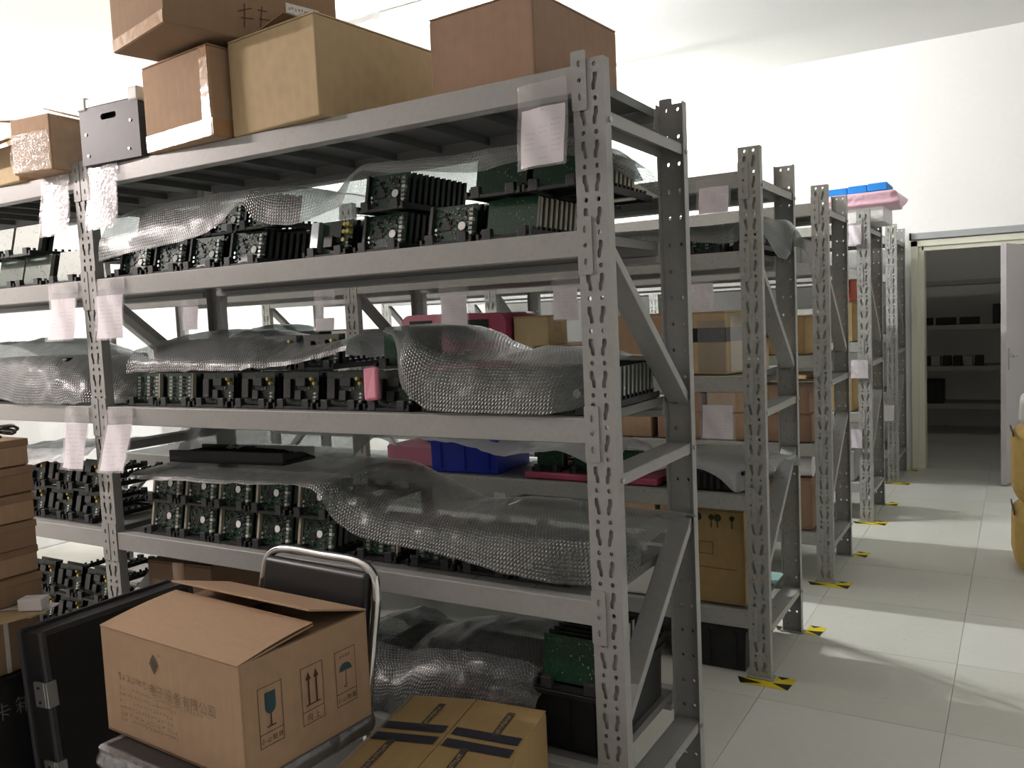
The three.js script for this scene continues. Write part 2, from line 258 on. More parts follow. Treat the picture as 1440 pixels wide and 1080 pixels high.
function makeRack(z0, levels, label, mat, panels = 10, bays = 2, feet = true) {
  const t = thing('storage_rack', label, 'storage rack', [0, 0, z0], 0, undefined);
  for (let i = 0; i <= bays; i++) {
    const xr = -i * BAY;
    for (const back of [0, 1]) {
      const u = new THREE.Group(); u.name = 'upright'; t.add(u); u.position.set(xr - UW, 0, back ? -D : 0); if (back) { u.rotation.y = Math.PI; u.position.x = xr; }
      part('perforated_web', webGeo, mat, u, [0, 0, -0.0025]);
      part('flange', flangeGeo, mat, u, [0.00125, 1, -UD / 2 - .0025]); part('flange', flangeGeo, mat, u, [UW - 0.00125, 1, -UD / 2 - .0025]);
      part('liner', linerGeo, mat, u, [0, 0, -0.0095]);
      part('foot_plate', bx(0.1, 0.003, 0.055), M.steelWorn, u, [UW / 2, 0.0035, -0.016]);
    }
    const xm = xr - UW / 2, inner = D - 2 * 0.004;
    for (const y of [1.882, 1.034, 0.2]) part('tie', channel(inner, 0.07, 0.03), mat, t, [xm, y, -D / 2]);
    for (const [ya, yb] of [[1.585, 1.16], [0.4, 0.805]]) { const len = Math.hypot(inner - .03, ya - yb); part('diagonal_brace', bx(0.062, 0.026, +len.toFixed(4), 0.003), mat, t, [xm, (ya + yb) / 2, -D / 2], [Math.atan2(yb - ya, inner - .03), 0, 0]); }
    for (const y of [1.86, 1.02, 0.185]) for (const zz of [-0.02, -D + .02]) part('bolt', cylinder(0.007, 0.008, 8), M.bolt, t, [xr + .002, y, zz], [0, 0, Math.PI / 2]);
  }
  for (let b = 0; b < bays; b++) {
    const xc = -b * BAY - UW - (BAY - UW) / 2, xa = -b * BAY - UW, xb = -(b + 1) * BAY;
    for (const y of levels) {
      for (const back of [0, 1]) {
        const bm = part('beam', beamGeo, mat, t, [xc, y, back ? -D + 0.019 : -0.019], back ? [0, Math.PI, 0] : undefined);
        for (const px of [xa - 0.001, xb - 0.037]) part('beam_connector', plateGeo, mat, t, [px, y - 0.105, back ? -D - 0.0035 : 0.0005]);
      }
      const pw = (BAY - UW) / panels;
      for (let k = 0; k < panels; k++) part('deck_panel', channel(D - 0.078, +(pw - 0.004).toFixed(4), 0.024, 0.0015), M.deck, t, [xb + pw * (k + 0.5), y - 0.001, -D / 2]);
    }
  }
  return t;
}
const LV1 = [1.99, 1.614, 1.17, 0.722, 0.287], LV2 = [1.917, 1.626, 1.16, 0.708, 0.25];
const ZR = [0, -1.3506, -2.6228, -3.9862, -5.3347];
makeRack(ZR[0], LV1, "grey steel rack standing behind the chair with the open carton", M.steel, 10);
makeRack(ZR[1], LV2, 'grey steel rack second from the chair, black bins on the floor under it', M.steelWorn, 8);
makeRack(ZR[2], LV2, 'worn grey steel rack third from the chair, brown boxes on its lower shelves', M.steelWorn, 6);
makeRack(ZR[3], LV2, 'grey steel rack with the blue foam block and pink bag on top', M.steelWorn, 6);
makeRack(ZR[4], LV2, 'grey steel rack standing right against the far wall by the doorway', M.steelWorn, 6);

// hazard tape around the rack feet in the aisle
{
  const tri = (a, b, c) => { const s = new THREE.Shape([a, b, c].map((p) => new THREE.Vector2(...p))); return new THREE.ExtrudeGeometry(s, { depth: 0.0006, bevelEnabled: false }); };
  const names = ['second', 'third', 'fourth', 'fifth'];
  for (let i = 1; i < 5; i++) for (const back of [0, 1]) {
    const z = ZR[i] - (back ? D : 0);
    const t = thing('hazard_tape', back ? `yellow and black hazard tape by the rear foot of the ${names[i - 1]} rack` : `yellow and black hazard tape by the front foot of the ${names[i - 1]} rack`, 'floor tape', [0, 0.0007, z], 0, 'hazard tape at the rack feet');
    const s = new THREE.Shape([[-0.125, -0.012], [-0.1, -0.065], [0.075, -0.065], [0.085, 0.045], [0.014, 0.045], [0.014, -0.012]].map((p) => new THREE.Vector2(...p)));
    const lay = (g) => { g.rotateX(-Math.PI / 2); if (back) g.scale(1, 1, 1).translate(0, 0, -0.03); return g; };
    part('tape_strip', lay(new THREE.ExtrudeGeometry(s, { depth: 0.0005, bevelEnabled: false })), M.yellow, t);
    for (const q of [[[-0.125, -0.012], [-0.1, -0.065], [-0.025, -0.04]], [[0.01, -0.022], [0.075, -0.065], [0.08, -0.01]], [[0.014, 0.045], [0.035, 0.02], [0.06, 0.045]]]) part('black_stripe', lay(tri(...q)), M.tapeBlack, t, [0, 0.0003, 0]);
  }
}

// ================================================================= LAMPS
for (const [x, y, z, len, power, label, tint] of LAMPS) {
  const tubeMat = power > 5 ? M.lampTube : M.lampTubeWeak, top = z < -6.1 ? 2.45 : H;
  const t = thing('ceiling_lamp', label, 'lamp', [x, y, z]);
  part('housing', bx(len + 0.06, 0.045, 0.09, 0.006), M.lampHousing, t, [0, 0.0665, 0]);
  if (top - y > .2) for (const s of [-1, 1]) part('hanging_rod', cylinder(.004, H - y - .089, 8), M.lampHousing, t, [s * .45, .089 + (H - y - .089) / 2, 0]);
  for (const s of [-1, 1]) part('end_socket', bx(0.03, 0.075, 0.05, 0.006), M.lampHousing, t, [s * (len / 2 + .012), 0.01, 0]);
  part('tube', cylinder(0.014, len, 16), tubeMat, t, [0, 0, 0], [0, 0, Math.PI / 2]);
  for (const s of [-1, 0, 1]) { const l = new THREE.PointLight(tint, power / 3, 0, 2); l.position.set(s * len / 3, -0.03, 0); l.castShadow = true; l.shadow.radius = 0.75; t.add(l); }
}

// ================================================================= CIRCUIT BOARDS IN BLACK TRAYS
const BW = 0.146, BH = 0.1, PITCH = 0.028;
function trayGeoms(w, len, h) {
  const teeth = []; for (let z = -0.022; z > -len + 0.02; z -= PITCH) for (const s of [-1, 1]) teeth.push(at(bx(0.006, h * 0.7, 0.008), s * (w / 2 - 0.0055), h * 0.55, z));
  return { rail: bx(0.009, h * 0.6, len, 0.002), cross: bx(w, 0.008, 0.02), foot: bx(0.026, h, 0.018, 0.002), teeth: join(teeth) };
}
const TG = trayGeoms(0.166, 0.46, 0.03);
const trayProto = (() => {
  const t = new THREE.Group();
  for (const s of [-1, 1]) part('rail', TG.rail, M.tray, t, [s * 0.0785, 0.0095, -0.23]);
  for (const z of [-0.012, -0.16, -0.31, -0.448]) part('crossbar', TG.cross, M.tray, t, [0, 0.004, z]);
  for (const s of [-1, 1]) for (const z of [-0.009, -0.451]) part('foot', TG.foot, M.trayFoot, t, [s * 0.052, 0.015, z]);
  part('comb_teeth', TG.teeth, M.tray, t).userData.kind = 'stuff';
  return t;
})();
function tray(pos, label, group, turn = 0) { const t = trayProto.clone(); t.name = numbered('board_tray'); scene.add(t); t.position.set(pos[0], pos[1] + .001, pos[2]); t.rotation.y = turn; t.userData = {}; return tag(t, label, 'tray', group); }

const smallBits = (n, w, h, hi, sd) => { const g = []; for (let i = 0; i < n; i++) { const q = sd ?? 1, a = q * rr(0.002, 0.006), b = q * rr(0.002, 0.007), c = rr(0.001, hi); g.push(at(bx(+a.toFixed(3), +b.toFixed(3), +c.toFixed(3)), rr(-w / 2, w / 2), rr(0.008, h - 0.008), 0.0012 + c / 2)); } return join(g); };
function boardProto(v) {   // board stands on its lower edge, face towards +z
  const t = new THREE.Group(), top = v === 'plain' ? M.pcbGreen : v === 'grey' ? M.pcbGrey : v === 'relay' ? M.pcbDark : M.pcb;
  part('board', bx(BW, BH, 0.002), top, t, [0, BH / 2, 0]);
  if (v === 'control' || v === 'dense') {
    part('round_sticker', cylinder(0.0115, 0.0009, 20), M.sticker, t, [v === 'dense' ? 0.012 : 0.03, v === 'dense' ? 0.052 : 0.04, 0.0075], [Math.PI / 2, 0, 0], 'white round sticker');
    for (const [x, y, s] of [[-0.02, 0.045, 0.024], [0.03, 0.075, 0.014], [-0.035, 0.078, 0.012]]) part('chip', bx(s, s, 0.003), M.chip, t, [x, y, 0.0025]);
    part('surface_components', smallBits(v === 'dense' ? 110 : 70, BW - 0.03, BH, 0.003, .75), M.solder, t).userData.kind = 'stuff';
    part('dark_components', smallBits(40, BW - 0.03, BH, 0.006), M.chip, t).userData.kind = 'stuff';
    part('edge_bracket', bx(0.01, BH, 0.014, 0.001), v === 'dense' ? M.rail : M.trayFoot, t, [-BW / 2 + 0.005, BH / 2, 0.006]);
    for (let i = 0; i < 6; i++) part('terminal', bx(0.012, 0.009, 0.012, 0.001), i % 3 ? M.solder : M.whitePlastic, t, [BW / 2 - 0.012, 0.018 + i * 0.0125, 0.007]);
    for (const [x, y] of [[-0.05, 0.02], [-0.05, 0.034]]) part('capacitor', cylinder(0.004, 0.01, 10), M.alu, t, [x, y, 0.006], [Math.PI / 2, 0, 0]);
  } else if (v === 'power') {
    part('heat_sink', bx(0.03, BH * 0.9, 0.02, 0.001), M.alu, t, [-BW / 2 + 0.016, BH / 2, 0.011]);
    part('relay', bx(0.034, 0.034, 0.022, 0.002), M.chip, t, [0, 0.032, 0.012]); part('cover_plate', bx(0.045, 0.06, 0.004), M.pcbDark, t, [0.012, 0.062, 0.006]);
    for (const [x, y] of [[0.052, 0.082], [0.066, 0.082], [0.052, 0.06], [0.066, 0.06], [0.052, 0.036]]) part('capacitor', cylinder(0.0062, 0.018, 12), M.cap, t, [x, y, 0.01], [Math.PI / 2, 0, 0]);
    for (let i = 0; i < 3; i++) part('capacitor', cylinder(0.005, 0.016, 12), M.capBlack, t, [0.068, 0.014 + i * 0.012, 0.009], [Math.PI / 2, 0, 0]);
  } else if (v === 'relay') {
    for (const [x, y, a, b] of [[-.045, .05, .03, .06], [0, .03, .026, .03], [.01, .07, .04, .026]]) part('relay', bx(a, b, .014, .002), M.chip, t, [x, y, .008]);
    for (const [x, y] of [[.05, .08], [.062, .066]]) part('capacitor', cylinder(.005, .012, 10), M.cap, t, [x, y, .007], [Math.PI / 2, 0, 0]);
    for (let i = 0; i < 3; i++) part('terminal', bx(.007, .006, .01), M.whitePlastic, t, [.066, .014 + i * .011, .006]);
    part('surface_components', smallBits(30, BW - .03, BH, .003, .6), M.solder, t).userData.kind = 'stuff';
  } else if (v === 'connector') {
    for (const x of [-0.045, 0.005, 0.05]) for (let i = 0; i < 7; i++) part('connector_pin_block', bx(0.014, 0.007, 0.01), M.solder, t, [x, 0.014 + i * 0.012, 0.006]);
    part('edge_bracket', bx(0.006, BH, 0.016, 0.001), M.rail, t, [0.068, BH / 2, 0.007]);
    part('surface_components', smallBits(40, BW - 0.03, BH, 0.004), M.solder, t).userData.kind = 'stuff';
  } else {
    part('solder_points', smallBits(26, BW - 0.02, BH, 0.0012, .45), M.pcbGrey, t).userData.kind = 'stuff';
    part('edge_rail', bx(0.004, BH, 0.01), M.rail, t, [BW / 2 - 0.002, BH / 2, -0.005]);
  }
  return t;
}
const BP = {}; for (const v of ['control', 'dense', 'power', 'connector', 'relay', 'plain', 'grey']) BP[v] = boardProto(v);
const backGeo = bx(BW, BH, 0.002), backRail = bx(0.005, BH * 0.92, 0.012), fin = bx(0.02, BH * 0.8, 0.012);
function backBoard(edge) { const t = new THREE.Group(); part('board', backGeo, edge === 'green' ? M.pcbGreen : M.pcbDark, t, [0, BH / 2, 0]); part('edge_rail', backRail, edge === 'beige' ? M.rail : edge === 'silver' ? M.solder : M.pcbDark, t, [BW / 2 - 0.0025, BH / 2, 0.007]); part('component_block', fin, M.chip, t, [0.03, BH / 2, 0.007]); return t; }
const BK = { beige: backBoard('beige'), green: backBoard('green'), dark: backBoard('dark'), silver: backBoard('silver') };
const FRONT = { control: 'green board with white sticker', dense: 'silvery board with white sticker', power: 'board with yellow capacitors', connector: 'board with silver pin blocks', relay: 'dark board with black relays', plain: 'bright green bare board', grey: 'pale grey board' };
const ORD = ['first', 'second', 'third', 'fourth', 'fifth', 'sixth', 'seventh', 'eighth', 'ninth', 'tenth', 'eleventh', 'twelfth', 'thirteenth', 'fourteenth', 'fifteenth', 'sixteenth'];
const rowCount = {};
let boards = 0;
function column(x, y, z, n, front, back, where, o = {}) {
  const tilt = o.tilt ?? R(-13), turn = o.turn ?? 0, c = Math.cos(turn), s = Math.sin(turn), sc = o.scale ?? 1;
  const nth = ORD[rowCount[where] = (rowCount[where] ?? -1) + 1], from = o.from ?? 'from shared upright';
  tray([x, y, z], `black comb tray, ${nth} ${from}, ${where}`, `board trays, ${where}`, turn).scale.x = sc;
  for (let i = 0; i < n; i++) {
    const t = (i ? BK[back] : BP[front]).clone(); t.name = numbered('circuit_board'); scene.add(t); t.userData = {}; boards++;
    const dz = -0.036 - i * PITCH; t.position.set(x + s * dz, y + 0.0096, z + c * dz); t.rotation.set(tilt, turn, 0, 'YXZ'); t.scale.setScalar(sc);
    if (i) tag(t, `${ORD[i]} board in the ${nth} tray ${from}, ${where}`, 'circuit board', `boards behind the front ones, ${where}`);
    else tag(t, `${FRONT[front]}, ${nth} ${from}, ${where}`, 'circuit board', `front boards, ${where}`);
  }
}
const S1 = LV1.map((y) => y);            // shelf surfaces of the nearest rack
const cr = "chair rack's";
for (const [x, f, n, b] of [[-1.82, 'control', 3, 'dark'], [-1.637, 'control', 3, 'dark'], [-1.458, 'control', 4, 'dark'], [-1.265, 'control', 10, 'dark'], [-0.912, 'power', 5, 'dark'], [-0.718, 'control', 11, 'green'], [-0.485, 'control', 6, 'green'], [-0.305, 'plain', 14, 'beige']]) column(x, S1[1], -0.035, n, f, b, `lower row, ${cr} second shelf`);
for (const [x, f, n, b, z] of [[-1.8, 'control', 4, 'dark', -0.1], [-1.61, 'control', 4, 'dark', -0.1], [-1.42, 'control', 4, 'dark', -0.1], [-1.225, 'control', 4, 'dark', -0.07], [-0.712, 'control', 11, 'green', -0.05], [-0.343, 'plain', 8, 'green', -0.05], [-0.172, 'plain', 12, 'beige', -0.05]]) column(x, S1[1] + 0.112, z, n, f, b, `upper row, ${cr} second shelf`);
for (const [x, f, n, b] of [[-1.80, 'connector', 4, 'silver'], [-1.63, 'connector', 4, 'dark'], [-1.45, 'relay', 5, 'dark'], [-1.265, 'relay', 4, 'dark'], [-1.08, 'relay', 4, 'dark'], [-0.9, 'relay', 4, 'dark'], [-0.72, 'relay', 5, 'dark'], [-0.51, 'control', 5, 'silver'], [-0.337, 'control', 5, 'silver'], [-0.165, 'control', 15, 'silver']]) column(x, S1[2], -0.04, n, f, b, `${cr} third shelf`, { tilt: R(-6) });
for (const x of [-1.79, -1.61, -1.43, -1.25, -1.07]) column(x, S1[2] + 0.112, -0.13, 2, 'relay', 'dark', `upper layer, ${cr} third shelf`, { tilt: R(-4) });
column(-0.72, S1[2] + 0.115, -0.1, 4, 'plain', 'green', `upper layer, ${cr} third shelf`, { tilt: R(-4) });
for (const x of [-1.745, -1.572, -1.398, -1.22, -1.04]) column(x, S1[3], -0.03, 3, 'dense', 'silver', `lower row, ${cr} fourth shelf`, { tilt: R(-10) });
for (const x of [-1.745, -1.572, -1.405, -1.23, -1.045]) column(x, S1[3] + 0.112, -0.045, 3, 'dense', 'silver', `upper row, ${cr} fourth shelf`, { tilt: R(-10) });
for (const x of [-0.82, -0.62, -0.44, -0.26]) column(x, S1[3], -0.07, 5, 'connector', 'silver', `under wrap, ${cr} fourth shelf`, { tilt: R(-8) });
const lf = { from: 'left of shared upright' };
for (const [x, f, n] of [[-2.2, 'grey', 3], [-2.42, 'plain', 3], [-2.60, 'plain', 3]]) column(x, S1[1], -0.035, n, f, 'dark', 'lower row, second shelf', { scale: 1.15, ...lf });
for (const [x, f, n] of [[-2.475, 'grey', 3], [-2.66, 'grey', 3]]) column(x, S1[1] + 0.118, -0.035, n, f, 'dark', 'upper row, second shelf', { scale: 1.15, ...lf });
for (const x of [-2.24, -2.42, -2.6]) { column(x, S1[3], -0.05, 2, 'relay', 'dark', 'lower row, fourth shelf', lf); column(x, S1[3] + 0.115, -0.06, 2, 'relay', 'dark', 'upper row, fourth shelf', lf); }
for (const x of [-2.24, -2.42, -2.6]) { column(x, S1[4], -0.05, 2, 'relay', 'dark', 'lower row, lowest shelf', lf); column(x, S1[4] + 0.125, -0.06, 2, 'relay', 'dark', 'upper row, lowest shelf', lf); }
// lowest shelf by the end upright: bright green boards in a tray on a black bin
column(-0.185, 0.452, -0.05, 8, 'plain', 'silver', 'on the black bin, lowest shelf', { scale: 1.2, tilt: R(-7), from: 'by the end upright' });
single('empty_tray', join([at(bx(0.166, 0.012, 0.5, .002), 0, .006, 0), at(bx(0.014, 0.042, 0.5, .002), -.076, .021, 0), at(bx(0.014, 0.042, 0.5, .002), .076, .021, 0), ...Array.from({ length: 17 }, (_, i) => at(bx(0.16, 0.03, 0.006), 0, .018, -.23 + i * .0285))]), M.tray, 'empty black comb tray lying on the bubble wrap of the fourth shelf', 'tray', [-1.5, 0.968, -0.2], [R(2), R(-84), R(3)]);

single('pink_bag', uvMetres((() => { const g = new RoundedBoxGeometry(.05, .095, .02, 5, .009); const p = g.attributes.position; for (let i = 0; i < p.count; i++) { const k = 1 + .35 * noise.noise(p.getX(i) * 40, p.getY(i) * 22, 3); p.setXYZ(i, p.getX(i) * k, p.getY(i), p.getZ(i) * k); } g.computeVertexNormals(); return g; })()), M.pink, "small pink bag stuck between boards on the chair rack's third shelf", 'bag', [-0.765, S1[2] + .078, -0.04], [R(-8), 0, R(6)]);
// open-topped bin with rim and ribs
function bin(name, label, w, h, d, mat, pos, turn = 0, group) {
  const t = thing(name, label, 'bin', pos, turn, group), k = 0.006;
  part('base', bx(w - .02, k, d - .02), mat, t, [0, k / 2 + .001, 0]);
  for (const s of [-1, 1]) { part('side_wall', bx(k, h, d - .01, .002), mat, t, [s * (w / 2 - .008), h / 2, 0], [0, 0, -s * .03]); part('end_wall', bx(w - .014, h, k, .002), mat, t, [0, h / 2, s * (d / 2 - .008)], [s * .03, 0, 0]); }
  part('rim', join([at(bx(w + .012, .016, .016, .003), 0, h, d / 2), at(bx(w + .012, .016, .016, .003), 0, h, -d / 2), at(bx(.016, .016, d, .003), w / 2, h, 0), at(bx(.016, .016, d, .003), -w / 2, h, 0)]), mat, t);
  for (const s of [-.35, 0, .35]) part('rib', bx(.012, h * .8, .008), mat, t, [s * w, h * .5, d / 2 - .001]);
  return t;
}
bin('black_bin', "black bin under the bright green boards on the lowest shelf behind the chair", 0.2, 0.155, 0.42, M.tray, [-0.19, S1[4], -0.27]);

// ================================================================= SHEETS OF BUBBLE WRAP AND FILM
function drape(stations, nu, nv, wrinkle, sd) {
  const curves = stations.map((s) => new THREE.CatmullRomCurve3(s.map((p) => V(...p)), false, 'centripetal').getPoints(nv));
  const grid = []; for (let j = 0; j <= nv; j++) grid.push(new THREE.CatmullRomCurve3(curves.map((c) => c[j]), false, 'centripetal').getPoints(nu));
  const pos = [], uv = [], idx = []; const ul = new Array(nu + 1).fill(0);
  for (let j = 0; j <= nv; j++) { let a = 0; for (let i = 0; i <= nu; i++) {
    const p = grid[j][i]; if (i) a += p.distanceTo(grid[j][i - 1]); if (j) ul[i] += p.distanceTo(grid[j - 1][i]);
    const w = wrinkle * (noise.noise(p.x * 9 + sd, p.y * 9, p.z * 9) + 0.5 * noise.noise(p.x * 23, p.y * 23 + sd, p.z * 23)); const e = Math.min(1, (nv - j) / 2 + .3);
    pos.push(p.x + w * .2, p.y + Math.abs(w) * e, p.z + w); uv.push(a, ul[i]);
    if (i < nu && j < nv) { const k = j * (nu + 1) + i; idx.push(k, k + 1, k + nu + 1, k + 1, k + nu + 2, k + nu + 1); }
  } }
  const g = new THREE.BufferGeometry(); g.setAttribute('position', new THREE.Float32BufferAttribute(pos, 3)); g.setAttribute('uv', new THREE.Float32BufferAttribute(uv, 2)); g.setIndex(idx); g.computeVertexNormals(); return g;
}
const wrapSheet = (name, st, label, wrinkle = 0.008, mat = M.bubble, nu = 120, nv = 30, sd = 1) => single(name, drape(st, nu, nv, wrinkle, sd), mat, label, 'bubble wrap');
{ // second shelf: hem in front, over the top row, down to the back
  const hem = [[-1.9, 1.672], [-1.78, 1.682], [-1.675, 1.693], [-1.461, 1.703], [-1.31, 1.732], [-1.19, 1.788], [-1.135, 1.738], [-1.024, 1.711], [-0.94, 1.715], [-0.857, 1.731], [-0.80, 1.745], [-0.735, 1.826], [-0.623, 1.812], [-0.484, 1.798], [-0.353, 1.78], [-0.25, 1.79], [-0.13, 1.80], [-0.02, 1.76], [0.045, 1.715]];
  const top = [1.83, 1.845, 1.853, 1.852, 1.85, 1.852, 1.845, 1.832, 1.812, 1.80, 1.85, 1.862, 1.858, 1.856, 1.855, 1.853, 1.85, 1.80, 1.755];
  wrapSheet('bubble_wrap_sheet', hem.map(([x, y], i) => { const side = i > 15, w = i > 16 ? .35 : 1; return [[x, y, side ? -0.045 : 0.008], [x, (y * .45 + top[i] * .55), side ? -0.055 : -0.012], [x - .01, top[i] - .006, side ? -.08 : -0.07], [x, top[i], -.06 - .19 * w], [x, top[i] - .01, -.06 - .36 * w], [x, top[i] - .06, -.06 - .46 * w]]; }), "bubble wrap draped over the board rows on the chair rack's second shelf", 0.006);
}
{ // third shelf: left piece
  const st = [[-1.80, 1.285, 1.36, 1.39], [-1.74, 1.29, 1.36, 1.405], [-1.6, 1.292, 1.355, 1.415], [-1.372, 1.291, 1.345, 1.405], [-1.212, 1.294, 1.335, 1.385], [-1.08, 1.302, 1.335, 1.365], [-0.95, 1.318, 1.352, 1.375], [-0.86, 1.335, 1.37, 1.39], [-0.815, 1.345, 1.385, 1.4]];
  wrapSheet('bubble_wrap_sheet', st.map(([x, h, m, t]) => [[x, h, 0.006], [x, (h + m) / 2, -0.004], [x - .01, m, -0.05], [x - .02, t, -0.22], [x - .02, t - .01, -0.36], [x - .02, t - .08, -0.5]]), 'bubble wrap lifted off the dark boards at the left half of the third shelf', 0.01, M.bubble, 90, 30, 4);
}
{ // third shelf: right piece, flowing down to the beam
  const st = [[-0.79, 1.39, 1.396, 1.40], [-0.735, 1.375, 1.4, 1.405], [-0.675, 1.33, 1.395, 1.408], [-0.617, 1.245, 1.375, 1.405], [-0.555, 1.19, 1.34, 1.395], [-0.47, 1.178, 1.315, 1.355], [-0.38, 1.176, 1.305, 1.325], [-0.28, 1.176, 1.30, 1.33], [-0.17, 1.178, 1.298, 1.325], [-0.09, 1.2, 1.295, 1.31], [-0.035, 1.27, 1.293, 1.3]];
  wrapSheet('bubble_wrap_sheet', st.map(([x, h, m, t], i) => [[x, h, [-.135, -.11, -.05][i] ?? (i > 8 ? -.045 : 0.012)], [x, h * .55 + m * .45, [-.14, -.115, -.06][i] ?? (i > 8 ? -.05 : 0.004)], [x, m - .01, [-.145, -.125, -.09][i] ?? (i > 8 ? -.06 : -0.035)], [x - .01, m + .004, [-.16, -.15, -.12][i] ?? -0.09], [x - .02, t, -0.25], [x - .02, t - .015, -0.4], [x - .02, t - .06, -0.52]]), 'bubble wrap hanging down to the beam at the right half of the third shelf', 0.008, M.bubble, 90, 34, 7);
}
{ // fourth shelf: one long piece stepping down from the upper row to the lower one
  const st = [[-1.83, .922, .945, .95], [-1.724, .925, .95, .957], [-1.41, .932, .953, .958], [-1.263, .937, .955, .962], [-1.03, .945, .96, .962], [-0.945, .925, .958, .958], [-0.9, .86, .925, .945], [-0.84, .825, .9, .92], [-0.745, .808, .875, .885], [-0.65, .8, .865, .855], [-0.572, .797, .862, .858], [-0.479, .788, .86, .868], [-0.263, .758, .855, .862], [-0.12, .742, .852, .858], [-0.02, .755, .85, .856], [0.03, .80, .85, .855]];
  wrapSheet('bubble_wrap_sheet', st.map(([x, h, m, t], i) => [[x, h, x > -.15 ? -.045 : 0.01], [x, h * .5 + m * .5, x > -.15 ? -.05 : -0.002], [x, m - .004, x > -.15 ? -.06 : -0.03], [x, m + .002, -0.09], [x, t, -0.28], [x, t - .002, -0.42], [x - .01, t - .03, -0.5]]), 'long bubble wrap stepping down over the silver boards on the fourth shelf', 0.007, M.bubble, 140, 34, 11);
}
{ // lowest shelf: wrap over a heap
  const st = [[-1.02, .36, .4, .43], [-0.95, .33, .45, .47], [-0.86, .3, .43, .475], [-0.76, .32, .42, .455], [-0.66, .34, .455, .485], [-0.52, .35, .475, .51], [-0.4, .36, .48, .51], [-0.3, .4, .47, .5], [-0.265, .38, .44, .46]];
  wrapSheet('bubble_wrap_sheet', st.map(([x, h, m, t]) => [[x, h - .03, -0.012], [x, h * .6 + m * .4, -0.02], [x, m, -0.09], [x, t, -0.25], [x, t - .02, -0.4], [x, t - .1, -0.5]]), 'crumpled bubble wrap over a heap on the lowest shelf beside the striped carton', 0.02, M.bubble, 80, 30, 15);
  single('wrapped_heap', uvMetres(new RoundedBoxGeometry(0.62, 0.14, 0.36, 3, 0.05)), M.black, 'dark goods under the crumpled bubble wrap on the lowest shelf', 'goods', [-0.62, S1[4] + 0.07, -0.26]);
  single('pink_strip', bx(0.2, 0.02, 0.012, .004), M.pink, 'pink strip under the crumpled bubble wrap on the lowest shelf', 'strip', [-0.47, S1[4] + 0.10, -0.073], [0, 0, R(-6)]);
}
{ // left bay, third shelf
  const st = [[-3.1, 1.25, 1.36, 1.40], [-2.85, 1.22, 1.36, 1.405], [-2.62, 1.195, 1.35, 1.41], [-2.45, 1.172, 1.34, 1.405], [-2.3, 1.173, 1.31, 1.37], [-2.15, 1.174, 1.28, 1.33], [-2.02, 1.174, 1.25, 1.29], [-1.93, 1.175, 1.215, 1.24], [-1.86, 1.177, 1.19, 1.2]];
  const g = wrapSheet('bubble_wrap_sheet', st.map(([x, h, m, t], i) => [[x, h, i > 5 ? -0.05 : 0.01], [x, (h + m) / 2, i > 5 ? -0.07 : -0.01], [x, m, i > 5 ? -0.12 : -0.07], [x, t, -0.24], [x, t - .03, -0.4], [x, Math.max(1.19, t - .12), -0.5]]), 'bubble wrap over the boxes on the third shelf, left of the shared upright', 0.014, M.bubble, 80, 28, 19);
  single('wrapped_carton', bx(0.85, 0.17, 0.36, .01), M.black, 'dark flat box under the bubble wrap on the third shelf, left of the shared upright', 'box', [-2.72, S1[2] + .086, -0.27]);
}
{ // left bay, fourth shelf and the big loose film behind the upright
  const st = [[-2.75, .93, .96, .975], [-2.55, .93, .965, .98], [-2.35, .945, .975, .99], [-2.2, .96, .99, 1.0], [-2.08, .985, 1.005, 1.01]];
  wrapSheet('plastic_film', st.map(([x, h, m, t]) => [[x, h, 0.0], [x, m, -0.03], [x, t, -0.15], [x, t, -0.35], [x, t - .03, -0.5]]), 'loose film over the boards on the fourth shelf, left of the shared upright', 0.016, M.filmGrey, 50, 18, 23);
  const s2 = [[-1.93, .86, 1.02, 1.06], [-1.8, .93, 1.04, 1.075], [-1.6, .99, 1.05, 1.08], [-1.4, 1.0, 1.05, 1.085], [-1.2, .985, 1.04, 1.07], [-1.05, .97, 1.0, 1.03]];
  wrapSheet('plastic_film', s2.map(([x, h, m, t]) => [[x, h, -0.25], [x, m, -0.3], [x, t, -0.38], [x, t, -0.46], [x, t - .05, -0.51]]), 'loose clear film bunched at the back of the fourth shelf behind the empty tray', 0.02, M.filmGrey, 50, 18, 27);
}

// ================================================================= LABELS IN CLEAR SLEEVES
const paperMat = [0, 1, 2].map((k) => printMat(0.1, 0.14, 2000, (c, w, h) => {
  c.fillStyle = '#ece9ec'; c.fillRect(0, 0, w, h); c.strokeStyle = 'rgba(95,85,95,.55)'; c.lineWidth = 1;
  c.fillStyle = 'rgba(40,40,44,.9)'; c.beginPath(); c.arc(w * .52, h * .05, 2.2, 0, 7); c.fill();
  for (let j = 0; j < 9; j++) for (let i = 0; i < 3; i++) if (rnd() > .35) scribble(c, w * (.1 + i * .3), h * (.14 + j * .09), w * .22, h * .03, 4 + k, .7);
}, 0.7));
for (const m of paperMat) { m.transparent = false; m.side = THREE.DoubleSide; }
const bend = (w, h, nx, ny, fn) => { const g = new THREE.PlaneGeometry(w, h, nx, ny); const p = g.attributes.position; for (let i = 0; i < p.count; i++) p.setZ(i, fn(p.getX(i) / w, p.getY(i) / h)); g.computeVertexNormals(); return g; };
let nl = 0;
